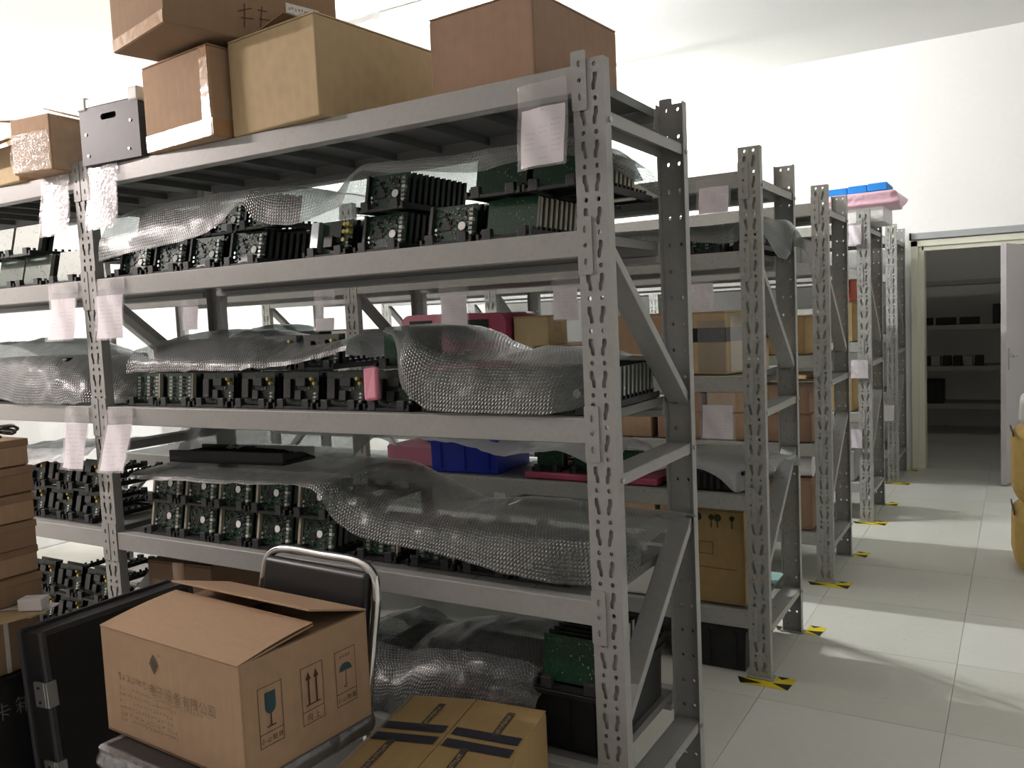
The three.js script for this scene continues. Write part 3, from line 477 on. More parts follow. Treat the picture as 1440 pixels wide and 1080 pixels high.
function pocket(x0, x1, y0, y1, z, label, o = {}) {
  const w = x1 - x0, h = y1 - y0, k = nl++, t = thing('document_pocket', label, 'label', [(x0 + x1) / 2, y1, z], 0, o.group), b = o.bulge ?? 0.012, ph = h * (o.paper ?? 0.72);
  t.rotation.z = R(o.tilt ?? 0);
  const f = (u, v) => 0.004 + b * (0.5 - v) * (0.35 + 0.65 * (0.5 - v)) + (o.curl ?? 0.004) * Math.sin((u + .5) * Math.PI) + 0.003 * Math.sin(u * 9 + v * 7 + k);
  const sl = part('sleeve', bend(w, h, 10, 14, (u, v) => f(u, v) + .003), M.sleeve, t, [0, -h / 2, 0]); sl.userData.label = 'clear plastic sleeve';
  const pg = bend(w * .86, ph, 10, 12, (u, v) => f(u * .86, v * (ph / h) - .5 + ph / h / 2 + .02)); part('paper', pg, paperMat[k % 3], t, [0, -h + ph / 2 + .006, -.0015], undefined, 'white printed sheet');
  if (o.tape) part('tape', bx(w * .9, 0.035, 0.0006), M.clearFilm, t, [0, -0.012, 0.0006]);
  return t;
}
const zb = 0.004;
pocket(-0.222, -0.088, 1.762, 1.965, zb, 'large white label sheet in a sleeve hanging beside the top of the end upright', { paper: .68, bulge: .03, tilt: 2 });
pocket(-2.2, -2.025, 1.775, 1.985, zb, 'label sleeve taped to the top beam, left of the shared upright', { tape: 1, bulge: .02 });
pocket(-1.925, -1.755, 1.775, 1.985, zb, 'label sleeve taped to the top beam, right of the shared upright', { tape: 1, bulge: .02 });
pocket(-2.2, -2.028, 1.405, 1.605, zb, 'label sleeve on the second beam, left of the shared upright', { tape: 1, bulge: .03 });
pocket(-1.93, -1.768, 1.402, 1.605, zb, 'label sleeve on the second beam, right of the shared upright', { tape: 1, bulge: .02 });
pocket(-2.165, -2.025, 0.945, 1.165, zb, 'label sleeve on the third beam, left of the shared upright', { tape: 1, bulge: .04 });
pocket(-1.93, -1.775, 0.953, 1.165, zb, 'label sleeve on the third beam, right of the shared upright', { tape: 1, bulge: .06, tilt: 3 });
const z2 = ZR[1] + zb;
pocket(-0.235, -0.105, 1.765, 1.9, z2, 'label sleeve under the top beam of the second rack', {});
pocket(-0.27, -0.175, 1.41, 1.545, z2, 'label sleeve on the second beam of the second rack above the black striped carton', {});
pocket(-0.245, -0.108, 0.918, 1.095, z2, 'label sleeve on the third beam of the second rack below the black striped carton', {});
pocket(-1.446, -1.282, 1.385, 1.575, z2, 'label sleeve hanging before the pink tray on the second rack', {});
pocket(-0.869, -0.741, 1.395, 1.575, z2, 'label sleeve hanging before the brown cartons of the second rack', {});
pocket(-3.2, -3.06, 1.425, 1.6, z2, "label sleeve on the second rack beside the brown carton of its left bay", {});
pocket(-2.207, -2.064, 1.39, 1.59, z2, 'empty clear sleeve left of the middle upright of the second rack', { paper: .3 });
const z4 = ZR[3] + zb;
pocket(-0.13, -0.045, 1.775, 1.945, z4, 'label on the rack with the blue foam block, just below the top beam', {});
pocket(-0.13, -0.012, 0.928, 1.09, z4, 'label on the rack with the blue foam block, at waist height', { bulge: .005 });
pocket(-0.13, -0.055, 0.478, 0.644, z4, 'label on the rack with the blue foam block, at knee height', {});
pocket(-0.11, -0.022, 0.484, 0.65, ZR[4] + zb, 'label on the rack against the far wall', {});

// ================================================================= CARTONS
function carton(label, w, h, d, mat, pos, turn, o = {}) {   // closed carton, origin at the middle of its base
  const t = thing(o.name ?? 'cardboard_box', label, 'box', pos, turn, o.group), k = 0.005;
  part('body', bx(w, h - k, d, 0.006), mat, t, [0, (h - k) / 2, 0]);
  for (const s of [-1, 1]) part('flap', o.along ? bx(w / 2 - .0015, k, d - .002, .0015) : bx(w - .002, k, d / 2 - .0015, .0015), mat, t, o.along ? [s * w / 4, h - k / 2, 0] : [0, h - k / 2, s * d / 4]);
  if (o.tape) { const tw = 0.055; if (o.along) { part('tape', bx(tw, .0012, d + .002), M.tape, t, [0, h + .0006, 0]); part('tape', bx(tw, h * .3, .0012), M.tape, t, [0, h * .85, d / 2 + .0006]); } else { part('tape', bx(w + .002, .0012, tw), M.tape, t, [0, h + .0006, 0]); part('tape', bx(.0012, h * .3, tw), M.tape, t, [w / 2 + .0006, h * .85, 0]); } }
  for (const [name, ww, hh, side, px, py, m] of o.marks ?? []) part(name, plane(ww, hh), m, t, side === 'front' ? [px, py, d / 2 + .0012] : side === 'right' ? [w / 2 + .0012, py, px] : [px, h + .0014, py], side === 'front' ? undefined : side === 'right' ? [0, Math.PI / 2, 0] : [-Math.PI / 2, 0, 0]);
  return t;
}
// boxes on top of the nearest rack
const yt = LV1[0] + 0.001;
{
  const t2 = carton("brown carton with shiny tape along its bottom, on the rack top beside the case", 0.36, 0.268, 0.42, M.card, [-1.39, yt, -0.174], R(-6.3), { tape: 1 });
  part('bottom_tape', bx(0.352, 0.05, 0.0012), M.tape, t2, [0, 0.028, 0.2107], undefined, 'glossy clear tape'); part('bottom_tape', bx(0.0012, 0.05, 0.12), M.tape, t2, [0.1806, 0.028, 0.15]);
  part('corner_tape', bx(0.04, 0.26, 0.001), M.tape, t2, [0.155, 0.135, 0.2107]);
  const t3 = carton('large pale brown carton with one dark top flap raised, on the rack top', 0.383, 0.278, 0.5, M.cardLight, [-0.999, yt, -0.233], R(-5.2), { along: 1 });
  part('raised_flap', bx(0.15, 0.005, 0.2, .0015), M.cardDark, t3, [-0.03, 0.298, 0.13], [0, 0, R(13)]);
  carton('plain brown carton on the rack top nearest the end upright', 0.331, 0.2225, 0.429, M.cardRed, [-0.356, yt, -0.286], R(-4.4), { along: 1 });
  const hand = printMat(0.3, 0.14, 1000, (c, w, h) => { c.strokeStyle = 'rgba(60,45,35,.75)'; c.lineWidth = 4; c.lineCap = 'round'; for (const [a, b, e, f] of [[20, 60, 70, 40], [45, 30, 40, 110], [30, 80, 75, 75], [95, 40, 130, 38], [112, 25, 100, 110], [100, 70, 140, 66], [150, 110, 175, 70]]) { c.beginPath(); c.moveTo(a, b); c.lineTo(e, f); c.stroke(); } });
  const slip = printMat(0.12, 0.1, 1600, (c, w, h) => { c.fillStyle = '#dcd9d6'; c.fillRect(0, 0, w, h); c.strokeStyle = 'rgba(40,40,40,.8)'; for (let j = 0; j < 5; j++) scribble(c, w * .06, h * (.1 + j * .18), w * .85, h * .1, 9, 1.6); });
  const t1 = carton("scuffed carton with a pasted slip, stacked across two others on the rack top", 0.362, 0.3, 0.58, M.cardDark, [-1.342, yt + 0.288, -0.126], R(-13.3), { tape: 1, marks: [['handwriting', 0.26, 0.12, 'right', -0.05, 0.07, hand], ['pasted_slip', 0.12, 0.1, 'right', -0.16, 0.09, slip]] });
  part('bottom_tape', bx(0.35, 0.035, 0.0012), M.tape, t1, [0, 0.02, 0.2907]);
  // dark equipment case with aluminium rim
  const c = thing('equipment_case', 'dark grey case with aluminium rim and a hand slot on the rack top', 'case', [-1.778, yt, -0.178], R(3.3));
  const s = new THREE.Shape([[-.1435, 0], [.1435, 0], [.1435, .185], [-.1435, .185]].map((p) => new THREE.Vector2(...p)));
  const slot = new THREE.Path(); slot.absarc(-.028, .148, .01, Math.PI / 2, 3 * Math.PI / 2); slot.absarc(.028, .148, .01, -Math.PI / 2, Math.PI / 2); s.holes.push(slot);
  part('front_panel', uvMetres(new THREE.ExtrudeGeometry(s, { depth: .006, bevelEnabled: false })), M.caseGrey, c, [0, 0, .194]);
  part('slot_recess', bx(.085, .03, .003), M.black, c, [0, .148, .175]);
  for (const q of [-1, 1]) part('side_panel', bx(.006, .185, .388), M.caseGrey, c, [q * .1405, .0925, 0]);
  part('back_panel', bx(.287, .185, .006), M.caseGrey, c, [0, .0925, -.197]); part('bottom', bx(.275, .006, .388), M.caseGrey, c, [0, .003, 0]);
  for (const q of [-1, 1]) { part('rim', bx(.29, .03, .016, .003), M.rimGrey, c, [0, .2, q * .194]); part('rim', bx(.016, .03, .4, .003), M.rimGrey, c, [q * .137, .2, 0]); }
  part('lid', bx(.27, .004, .375), M.caseGrey, c, [0, .207, 0]);
  for (const a of [-1, 1]) for (const b of [-1, 1]) part('corner_protector', bx(.048, .046, .05, .008), M.whitePlastic, c, [a * .127, .2, b * .181]);
  for (const [a, b] of [[-.115, .1], [.105, .118], [.09, .03], [-.11, .03]]) part('rivet', cylinder(.0045, .003, 10), M.bolt, c, [a, b, .2015], [Math.PI / 2, 0, 0]);
  // open torn carton wrapped in film and the opened carton left of it
  const o5 = thing('torn_carton', 'torn carton wrapped in shiny film with its flap sticking out, on the rack top', 'box', [-2.14, yt, -0.1], R(6));
  part('body', bx(.2, .19, .36, .006), M.card, o5, [0, .095, 0]); part('flap', bx(.23, .004, .16, .0015), M.cardDark, o5, [-.1, .2, .1], [R(8), 0, R(-7)]); part('flap', bx(.1, .004, .3, .0015), M.card, o5, [.06, .21, -.02], [0, 0, R(-18)]);
  part('film', bend(.2, .13, 8, 8, (u, v) => .186 + .005 * Math.sin(u * 20 + v * 9)), M.clearFilm, o5, [0, .07, 0], undefined, 'shiny clear film'); 
  const o6 = thing('opened_carton', 'opened pale carton at the left end of the rack top', 'box', [-2.50, yt, -0.17], R(-4));
  part('body', bx(.42, .135, .36, .006), M.cardLight, o6, [0, .0675, 0]); part('flap', bx(.42, .004, .16, .0015), M.cardLight, o6, [0, .17, -.02], [R(-58), 0, 0]); part('flap', bx(.36, .004, .13, .0015), M.cardDark, o6, [.02, .13, .225], [R(22), 0, R(2)]);
}

// ================================================================= CONTENTS OF THE RACKS BEHIND
{
  const y2 = LV2.map((v) => v + .001), zA = ZR[1];
  // second rack, second shelf: rows of boards with bubble wrap
  for (const x of [-0.95, -0.77, -0.59, -0.41, -0.23]) column(x, LV2[1], zA - .04, 3, 'connector', 'green', 'second shelf, second rack', { tilt: R(-6), from: 'in the row' });
  column(-0.075, LV2[1], zA - .07, 4, 'plain', 'green', 'aisle end, second shelf, second rack', { tilt: R(-4), scale: .8, from: 'by the aisle' });
  const st = [[-1.0, 1.665, 1.74, 1.75], [-0.7, 1.67, 1.742, 1.752], [-0.4, 1.675, 1.735, 1.75], [-0.25, 1.67, 1.73, 1.745], [-0.1, 1.655, 1.735, 1.75], [-0.02, 1.69, 1.738, 1.752], [0.03, 1.60, 1.67, 1.74], [0.06, 1.585, 1.62, 1.70]];
  wrapSheet('bubble_wrap_sheet', st.map(([x, h, m, t], i) => [[x, h, zA + (i > 5 ? -.12 : i > 4 ? -.05 : .004)], [x, (h + m) / 2, zA - (i > 5 ? .16 : i > 4 ? .06 : .01)], [x, m, zA - (i > 5 ? .2 : .07)], [x, t, zA - .25], [x, t - .02, zA - .4], [x, t - .09, zA - .52]]), 'bubble wrap over the second shelf of the second rack, its end flaring past the upright', .006, M.bubble, 70, 26, 31);
  // third shelf of the second rack
  const stripe = printMat(0.4, 0.05, 300, (c, w, h) => { c.fillStyle = '#17171a'; c.fillRect(0, 0, w, h); }, .25);
  const cb = carton('pale carton with a broad black band around it on the second rack', 0.22, 0.245, 0.36, M.cardLight, [-0.225, y2[2], zA - .245], R(-12), { along: 1 });
  part('black_band', bx(.223, .055, .363), M.blackGloss, cb, [0, .155, 0], undefined, 'black tape band');
  part('clear_tape', bx(.0008, .22, .3), M.clearFilm, cb, [.113, .12, 0]); part('clear_tape', bx(.12, .2, .0008), M.clearFilm, cb, [.05, .11, .183]);
  carton('brown carton left of the black banded carton on the second rack', 0.2, 0.245, 0.38, M.card, [-0.51, y2[2], zA - .235], R(3), { along: 1, tape: 1 });
  carton('low brown carton with open top, middle of the third shelf of the second rack', 0.34, 0.13, 0.36, M.cardDark, [-0.83, y2[2], zA - .23], R(-2));
  carton('small pale yellow carton standing behind a brace on the second rack', 0.175, 0.26, 0.2, M.cardPale, [-1.065, y2[2], zA - .24], R(2), { tape: 1 });
  // moulded pink trays
  function pinkTray(label, w, h, d, pos, mat) {
    const t = thing('moulded_tray', label, 'tray', pos, 0); const s = new THREE.Shape(); const r = .05;
    s.moveTo(-w / 2, 0); s.lineTo(w / 2, 0); s.lineTo(w / 2, h - r); s.quadraticCurveTo(w / 2, h, w / 2 - r, h); s.lineTo(-w / 2 + r, h); s.quadraticCurveTo(-w / 2, h, -w / 2, h - r); s.lineTo(-w / 2, 0);
    part('body', uvMetres(new THREE.ExtrudeGeometry(s, { depth: d, bevelEnabled: true, bevelSize: .006, bevelThickness: .006, bevelSegments: 2 })), mat, t, [0, .007, -d - .02]);
    part('window', bx(.13, .07, .004), M.pcbDark, t, [-w * .12, h - .05, -.011]); return t;
  }
  pinkTray('pink moulded tray on the third shelf of the second rack', .3, .275, .3, [-1.58, y2[2], zA - .06], M.pink);
  pinkTray('dark pink moulded tray beside the lighter pink one on the second rack', .24, .27, .3, [-1.29, y2[2], zA - .08], M.magenta);
  const dk = carton('dark box on the left bay of the second rack', 0.2, 0.235, 0.3, M.black, [-2.36, y2[2], zA - .22], 0);
  carton('white carton on the left bay of the second rack next to the middle upright', 0.16, 0.23, 0.3, M.whiteBox, [-2.13, y2[2], zA - .25], 0);
  const sl = [[-2.95, 1.3, 1.38], [-2.8, 1.3, 1.41], [-2.65, 1.3, 1.415], [-2.52, 1.3, 1.4], [-2.47, 1.25, 1.33]];
  wrapSheet('bubble_wrap_sheet', sl.map(([x, h, t]) => [[x, h - .1, zA - .01], [x, h, zA - .02], [x, t, zA - .1], [x, t, zA - .35], [x, t - .1, zA - .45]]), 'white bubble wrap heap on the left bay of the second rack', .01, M.bubble, 40, 18, 35);
  carton('white carton under the bubble wrap heap of the second rack', 0.42, 0.2, 0.32, M.whiteBox, [-2.72, y2[2], zA - .24], 0);
  carton('brown carton at the far left of the second rack', 0.4, 0.2, 0.34, M.card, [-3.4, y2[2], zA - .25], 0, { tape: 1 });
  // fourth shelf of the second rack
  const bc = bin('blue_crate', 'blue plastic crate on the fourth shelf of the second rack', 0.36, 0.15, 0.36, M.blueCrate, [-1.42, y2[3], zA - .24], R(5));
  part('inner_panel', bx(.3, .006, .3), M.blueCrate, bc, [0, .1, 0]);
  single('pink_foam_sheet', bx(0.62, 0.03, 0.4, .008), M.magenta, 'dark pink foam sheet under the boards on the fourth shelf of the second rack', 'foam', [-0.76, y2[3] + .015, zA - .24]);
  single('pink_foam_sheet', bx(0.3, 0.1, 0.3, .01), M.pink, 'pink foam block left of the blue crate on the second rack', 'foam', [-1.78, y2[3] + .05, zA - .3]);
  for (const x of [-0.97, -0.79, -0.61]) column(x, LV2[3] + .031, zA - .06, 3, 'plain', 'green', 'on pink foam, second rack', { tilt: R(-4), scale: .85, from: 'in the row' });
  const s9 = [[-1.6, .88, .9], [-1.35, .86, .9], [-1.15, .82, .86], [-1.0, .84, .86], [-0.85, .85, .87], [-0.72, .8, .86], [-0.62, .74, .84]];
  wrapSheet('plastic_film', s9.map(([x, h, t]) => [[x, h - .01, zA + .01], [x, h, zA - .02], [x, t, zA - .12], [x, t, zA - .35], [x, t - .08, zA - .5]]), 'grey film over the blue crate and boards on the second rack', .012, M.filmGrey, 50, 18, 39);
  const s10 = [[-0.5, .76, .83], [-0.33, .81, .845], [-0.25, .80, .845], [-0.17, .765, .84], [-0.12, .715, .83], [-0.09, .72, .82], [0.02, .8, .815]];
  wrapSheet('plastic_film', s10.map(([x, h, t]) => [[x, h, zA + (x > -.1 ? -.05 : .012)], [x, (h + t) / 2, zA - (x > -.1 ? .06 : 0)], [x, t - .005, zA - .075], [x, t, zA - .25], [x, t - .02, zA - .42], [x, t - .08, zA - .52]]), 'white sheet over the black ribbed tray at the end of the second rack', .008, M.filmGrey, 50, 20, 43);
  const rt = bin('black_bin', 'black ribbed tray under the white sheet on the second rack', 0.3, 0.075, 0.4, M.tray, [-0.25, y2[3], zA - .24]);
  for (let i = 0; i < 11; i++) part('rib', bx(.01, .06, .01), M.trayFoot, rt, [-.135 + i * .027, .04, .2]);
  // lowest shelf and floor
  const bb = carton('tall brown carton with green print on the lowest shelf of the second rack', 0.27, 0.38, 0.3, M.cardYellow, [-0.24, y2[4], zA - .21], 0, { marks: [['green_print', .25, .08, 'front', 0, .335, printMat(.25, .08, 600, (c, w, h) => { c.fillStyle = 'rgba(40,58,28,.85)'; for (const [a, s] of [[.1, 8], [.3, 10], [.52, 7], [.62, 9], [.85, 6]]) { c.beginPath(); c.arc(a * w, h * .35, s, 0, 7); c.fill(); c.fillRect(a * w - 2, h * .35, 3, h * .5); } })], ['printed_lines', .16, .12, 'front', .02, .2, printMat(.16, .12, 500, (c, w, h) => { c.strokeStyle = 'rgba(60,40,20,.7)'; c.lineWidth = 1.5; c.strokeRect(6, 6, w * .35, h * .4); c.beginPath(); c.moveTo(0, h * .95); c.lineTo(w, h * .97); c.stroke(); })]] });
  carton('white carton on the lowest shelf of the second rack left of the brown one', 0.16, 0.19, 0.3, M.whiteBox, [-0.55, y2[4], zA - .2], R(4));
  single('teal_sheet', bx(.12, .004, .15), M.teal, 'thin teal sheet jutting out on the lowest shelf of the second rack', 'sheet', [-0.13, y2[4] + .004, zA - .45], [0, 0, 0]);
  bin('black_bin', 'black bin on the floor under the second rack, first from the aisle', 0.3, 0.17, 0.38, M.tray, [-0.25, 0.001, zA - .22]);
  bin('black_bin', 'black bin on the floor under the second rack, second from the aisle', 0.3, 0.17, 0.38, M.tray, [-0.66, 0.001, zA - .22]);
  // third rack
  const zB = ZR[2], gB = 'brown cartons stacked on the third rack';
  for (const [k, lv] of [[2, 3], [1, 4]]) for (let j = 0; j < k; j++) for (let i = 0; i < 4; i++) carton(lv === 3 ? (j ? `brown carton, ${ORD[i]} from the aisle, upper layer, third rack's fourth shelf` : `brown carton, ${ORD[i]} from the aisle, lower layer, third rack's fourth shelf`) : `tall brown carton, ${ORD[i]} from the aisle on the third rack's lowest shelf`, .25, lv === 3 ? .148 : .27, .4, i % 2 ? M.card : M.cardRed, [-.235 - i * .29, y2[lv] + j * .149, zB - .25], R(rr(-2, 2)), { tape: 1, group: lv === 3 ? (j ? gB + ', upper layer' : gB + ', lower layer') : gB + ', lowest shelf' });
  for (let i = 0; i < 3; i++) carton(`yellowish carton, ${ORD[i]} from the aisle on the third rack's third shelf`, .26, .2, .36, M.cardYellow, [-.25 - i * .32, y2[2], zB - .25], R(rr(-4, 4)), { group: 'yellowish cartons on the third shelf of the third rack' });
  for (let i = 0; i < 3; i++) carton(`low grey carton, ${ORD[i]} from the aisle on the third rack's second shelf`, .3, .13, .36, M.greyBox, [-.3 - i * .36, y2[1], zB - .26], R(rr(-3, 3)), { group: 'grey cartons on the second shelf of the third rack' });
  single('paper_roll', new THREE.CylinderGeometry(.055, .055, .5, 20).rotateZ(Math.PI / 2), M.paper, 'white paper roll lying on the fourth shelf of the third rack', 'roll', [-.36, y2[4] + .33, zB - .1]);
  single('paper_roll', new THREE.CylinderGeometry(.05, .05, .6, 20).rotateZ(Math.PI / 2), M.paperGrey, 'grey roll lying on the low grey cartons of the third rack', 'roll', [-.55, y2[1] + .182, zB - .25]);
  // fourth rack
  const zC = ZR[3];
  carton('white carton under the pink bag on the rack top', .26, .1, .42, M.whiteBox, [-.055, y2[0], zC - .27], 0);
  single('pink_bag', uvMetres((() => { const g = new RoundedBoxGeometry(.44, .085, .5, 6, .04); const p = g.attributes.position; for (let i = 0; i < p.count; i++) { const a = V(p.getX(i), p.getY(i), p.getZ(i)); a.multiplyScalar(1 + .12 * noise.noise(a.x * 14, a.y * 20, a.z * 14)); p.setXYZ(i, a.x, a.y, a.z); } g.computeVertexNormals(); return g; })()), M.pinkBag, 'crumpled pink plastic bag between the white carton and the blue foam block', 'bag', [-.06, y2[0] + .145, zC - .27]);
  single('blue_foam_block', join([at(bx(.116, .045, .3, .006), -.118, 0, 0), at(bx(.114, .05, .3, .006), 0, .001, 0), at(bx(.116, .05, .3, .006), .118, .003, 0), at(bx(.32, .034, .292, .004), 0, -.003, 0)]), M.blueFoam, 'bright blue foam block on top of the pink bag', 'foam', [-.085, y2[0] + .215, zC - .24], [0, 0, R(1.5)]);
  carton('red carton on the second shelf of the rack with the blue foam block', .14, .15, .3, M.red, [-.2, y2[2] + .26, zC - .22], 0);
  carton('yellow carton under the red carton on the rack with the blue foam block', .2, .255, .34, M.cardYellow, [-.22, y2[2], zC - .24], 0);
  for (let i = 0; i < 3; i++) carton(`olive carton, ${ORD[i]} from the aisle on the fourth rack's fourth shelf`, .24, .24, .36, M.cardYellow, [-.24 - i * .3, y2[3], zC - .24], R(rr(-3, 3)), { group: 'olive cartons on the fourth shelf of the fourth rack' });
  for (let i = 0; i < 2; i++) carton(`grey carton, ${ORD[i]} from the aisle on the fourth rack's lowest shelf`, .28, .2, .36, M.greyBox, [-.26 - i * .34, y2[4], zC - .24], 0, { group: 'grey cartons on the lowest shelf of the fourth rack' });
  // fifth rack
  for (let i = 0; i < 3; i++) carton(`grey carton, ${ORD[i]} from the aisle on the rack against the far wall`, .3, .22, .36, M.greyBox, [-.28 - i * .36, y2[2], ZR[4] - .25], 0, { group: 'grey cartons on the third shelf of the fifth rack' });
}

// ================================================================= LOWEST SHELF CARTONS OF THE NEAREST RACK
carton('brown carton with a torn taped corner on the lowest shelf behind the chair', .3, .325, .34, M.cardDark, [-1.74, LV1[4] + .001, -.25], R(6), { tape: 1, along: 1 });
single('paper_bundle', join([0, 1, 2, 3].map((i) => at(bx(.14, .02, .2, .002), rr(-.005, .005), .011 + i * .021, 0, 0, rr(-.06, .06)))), M.paperGrey, 'bundle of grey paper beside the taped carton on the lowest shelf', 'paper', [-1.36, LV1[4] + .16, -.2], [0, R(10), 0]);
carton('low grey carton under the grey paper bundle on the lowest shelf', .2, .158, .26, M.greyBox, [-1.36, LV1[4] + .001, -.22], R(10));

// ================================================================= DARK STOREROOM
{
  const t = thing('storeroom_shelf', 'grey shelving unit against the back of the dark storeroom', 'shelf', [0.29, 0, -8.3]);
  for (const y of [.32, .715, 1.14, 1.6]) part('shelf_board', bx(1.5, .05, .5, .004), M.shelfGrey, t, [0, y - .025, 0]);
  for (const a of [-1, 1]) for (const b of [-1, 1]) part('post', bx(.04, 1.9, .04, .003), M.shelfGrey, t, [a * .75, .95, b * .25]);
  const g = 'dark boxes on the storeroom shelves';
  for (const [x, y, w, h] of [[-.32, .321, .3, .24], [.47, .716, .16, .16]]) carton(x < 0 ? 'black box on the lowest storeroom shelf' : 'black box at the end of the small boxes on the storeroom shelf', w, h, .3, M.black, [.29 + x, y, -8.25], 0, { group: g });
  for (let i = 0; i < 8; i++) carton(`small dark box on the middle storeroom shelf, ${ORD[7 - i]} from the door leaf side`, .08, .1, .2, i % 3 ? M.black : M.greyBox, [-.25 + i * .1, .716, -8.2], 0, { group: 'row of small boxes on the storeroom shelf' });
  carton('wide black box on the upper storeroom shelf', .36, .2, .3, M.black, [.75, 1.141, -8.25], 0);
  for (let i = 0; i < 4; i++) carton(`low dark box on the upper storeroom shelf, ${ORD[3 - i]} from the wide black box`, .18, .075, .25, M.black, [-.3 + i * .22, 1.141, -8.26], 0, { group: 'low boxes on the upper storeroom shelf' });
  single('wooden_board', bx(.03, .9, .5, .004), M.brownWood, 'narrow brown wooden board standing behind the open door leaf', 'board', [.735, .45, -7.5]);
}

// ================================================================= SACKS AT THE AISLE
{
  const sack = (w, h, d, sd) => { const g = new RoundedBoxGeometry(w, h, d, 6, Math.min(w, h, d) * .24); const p = g.attributes.position; for (let i = 0; i < p.count; i++) { const a = V(p.getX(i), p.getY(i), p.getZ(i)), k = 1 + .07 * noise.noise(a.x * 6 + sd, a.y * 6, a.z * 6); p.setXYZ(i, a.x * k * (1 + .06 * Math.cos(a.y / h * 3)), a.y, a.z * k); } g.computeVertexNormals(); return uvMetres(g); };
  for (const [y, h, lab, sd, dx] of [[.0, .345, 'lower yellow woven sack standing in the aisle opposite the racks', 2, 0], [.345, .41, 'upper yellow woven sack under the white bag in the aisle', 5, -.004]]) {
    const t = thing('woven_sack', lab, 'sack', [.975 + dx, y + .001, -3.3], R(3)); part('body', sack(.38, h, .4, sd), M.sack, t, [0, h / 2, 0]); part('band', bx(.006, .02, .32, .002), M.brownWood, t, [-.197, h * .9, 0]); part('band', bx(.3, .02, .006, .002), M.brownWood, t, [0, h * .9, .205]);
  }
  single('white_bag', sack(.34, .15, .34, 9), M.whiteBag, 'crumpled white plastic bag on the yellow sacks', 'bag', [.985, .756 + .075, -3.3]);
}

// ================================================================= CHAIR WITH THE OPEN CARTON
{
  const t = thing('chair', 'chrome tube chair with a black padded back, the open carton on its seat', 'chair', [-0.825, 0, 0.42], R(-3.5));
  const bw = 0.215, yb = 0.8;
  part('back_frame', tube([[-bw, .0, -.16], [-bw, .25, -.17], [-bw, .45, -.19], [-bw, .62, -.225], [-bw, .73, -.245], [-bw + .012, .775, -.252], [-bw + .05, yb, -.256], [0, yb + .004, -.262], [bw - .05, yb, -.256], [bw - .012, .775, -.252], [bw, .73, -.245], [bw, .62, -.225], [bw, .45, -.19], [bw, .25, -.17], [bw, 0, -.16]], .0115, 120, 12), M.chrome, t, undefined, undefined, 'polished chrome tube');
  const pad = new RoundedBoxGeometry(.395, .24, .035, 5, .016); { const p = pad.attributes.position; for (let i = 0; i < p.count; i++) { const x = p.getX(i), y = p.getY(i), e = (1 - (x / .2) ** 2) * (1 - (y / .12) ** 2); p.setZ(i, p.getZ(i) + (p.getZ(i) > 0 ? .012 * e : 0) - .012 * (1 - (x / .2) ** 2)); } pad.computeVertexNormals(); }
  part('back_pad', uvMetres(pad), M.vinyl, t, [0, .665, -.226], [R(-10), 0, 0], 'black vinyl pad');
  part('seat', uvMetres(new RoundedBoxGeometry(.46, .055, .47, 4, .022)), M.vinyl, t, [0, .4215, .03]);
  const film = new RoundedBoxGeometry(.475, .062, .485, 8, .028); { const p = film.attributes.position; for (let i = 0; i < p.count; i++) { if (p.getY(i) > .02) { p.setY(i, .0275); continue; } const n = .012 * noise.noise(p.getX(i) * 22, p.getY(i) * 40, p.getZ(i) * 22); p.setXYZ(i, p.getX(i) * (1 + n), p.getY(i) + n * .3, p.getZ(i) * (1 + n * 2)); } film.computeVertexNormals(); }
  part('seat_wrap', uvMetres(film), M.wrapSilver, t, [0, .4205, .032], undefined, 'shiny crinkled plastic wrap');
  for (const s of [-1, 1]) part('front_leg', tube([[s * .2, .395, .2], [s * .205, .2, .22], [s * .21, 0, .235]], .0115, 16, 10), M.chrome, t);
  part('stretcher', tube([[-.213, .16, -.165], [0, .16, -.165], [.213, .16, -.165]], .009, 8, 8), M.chrome, t);
}
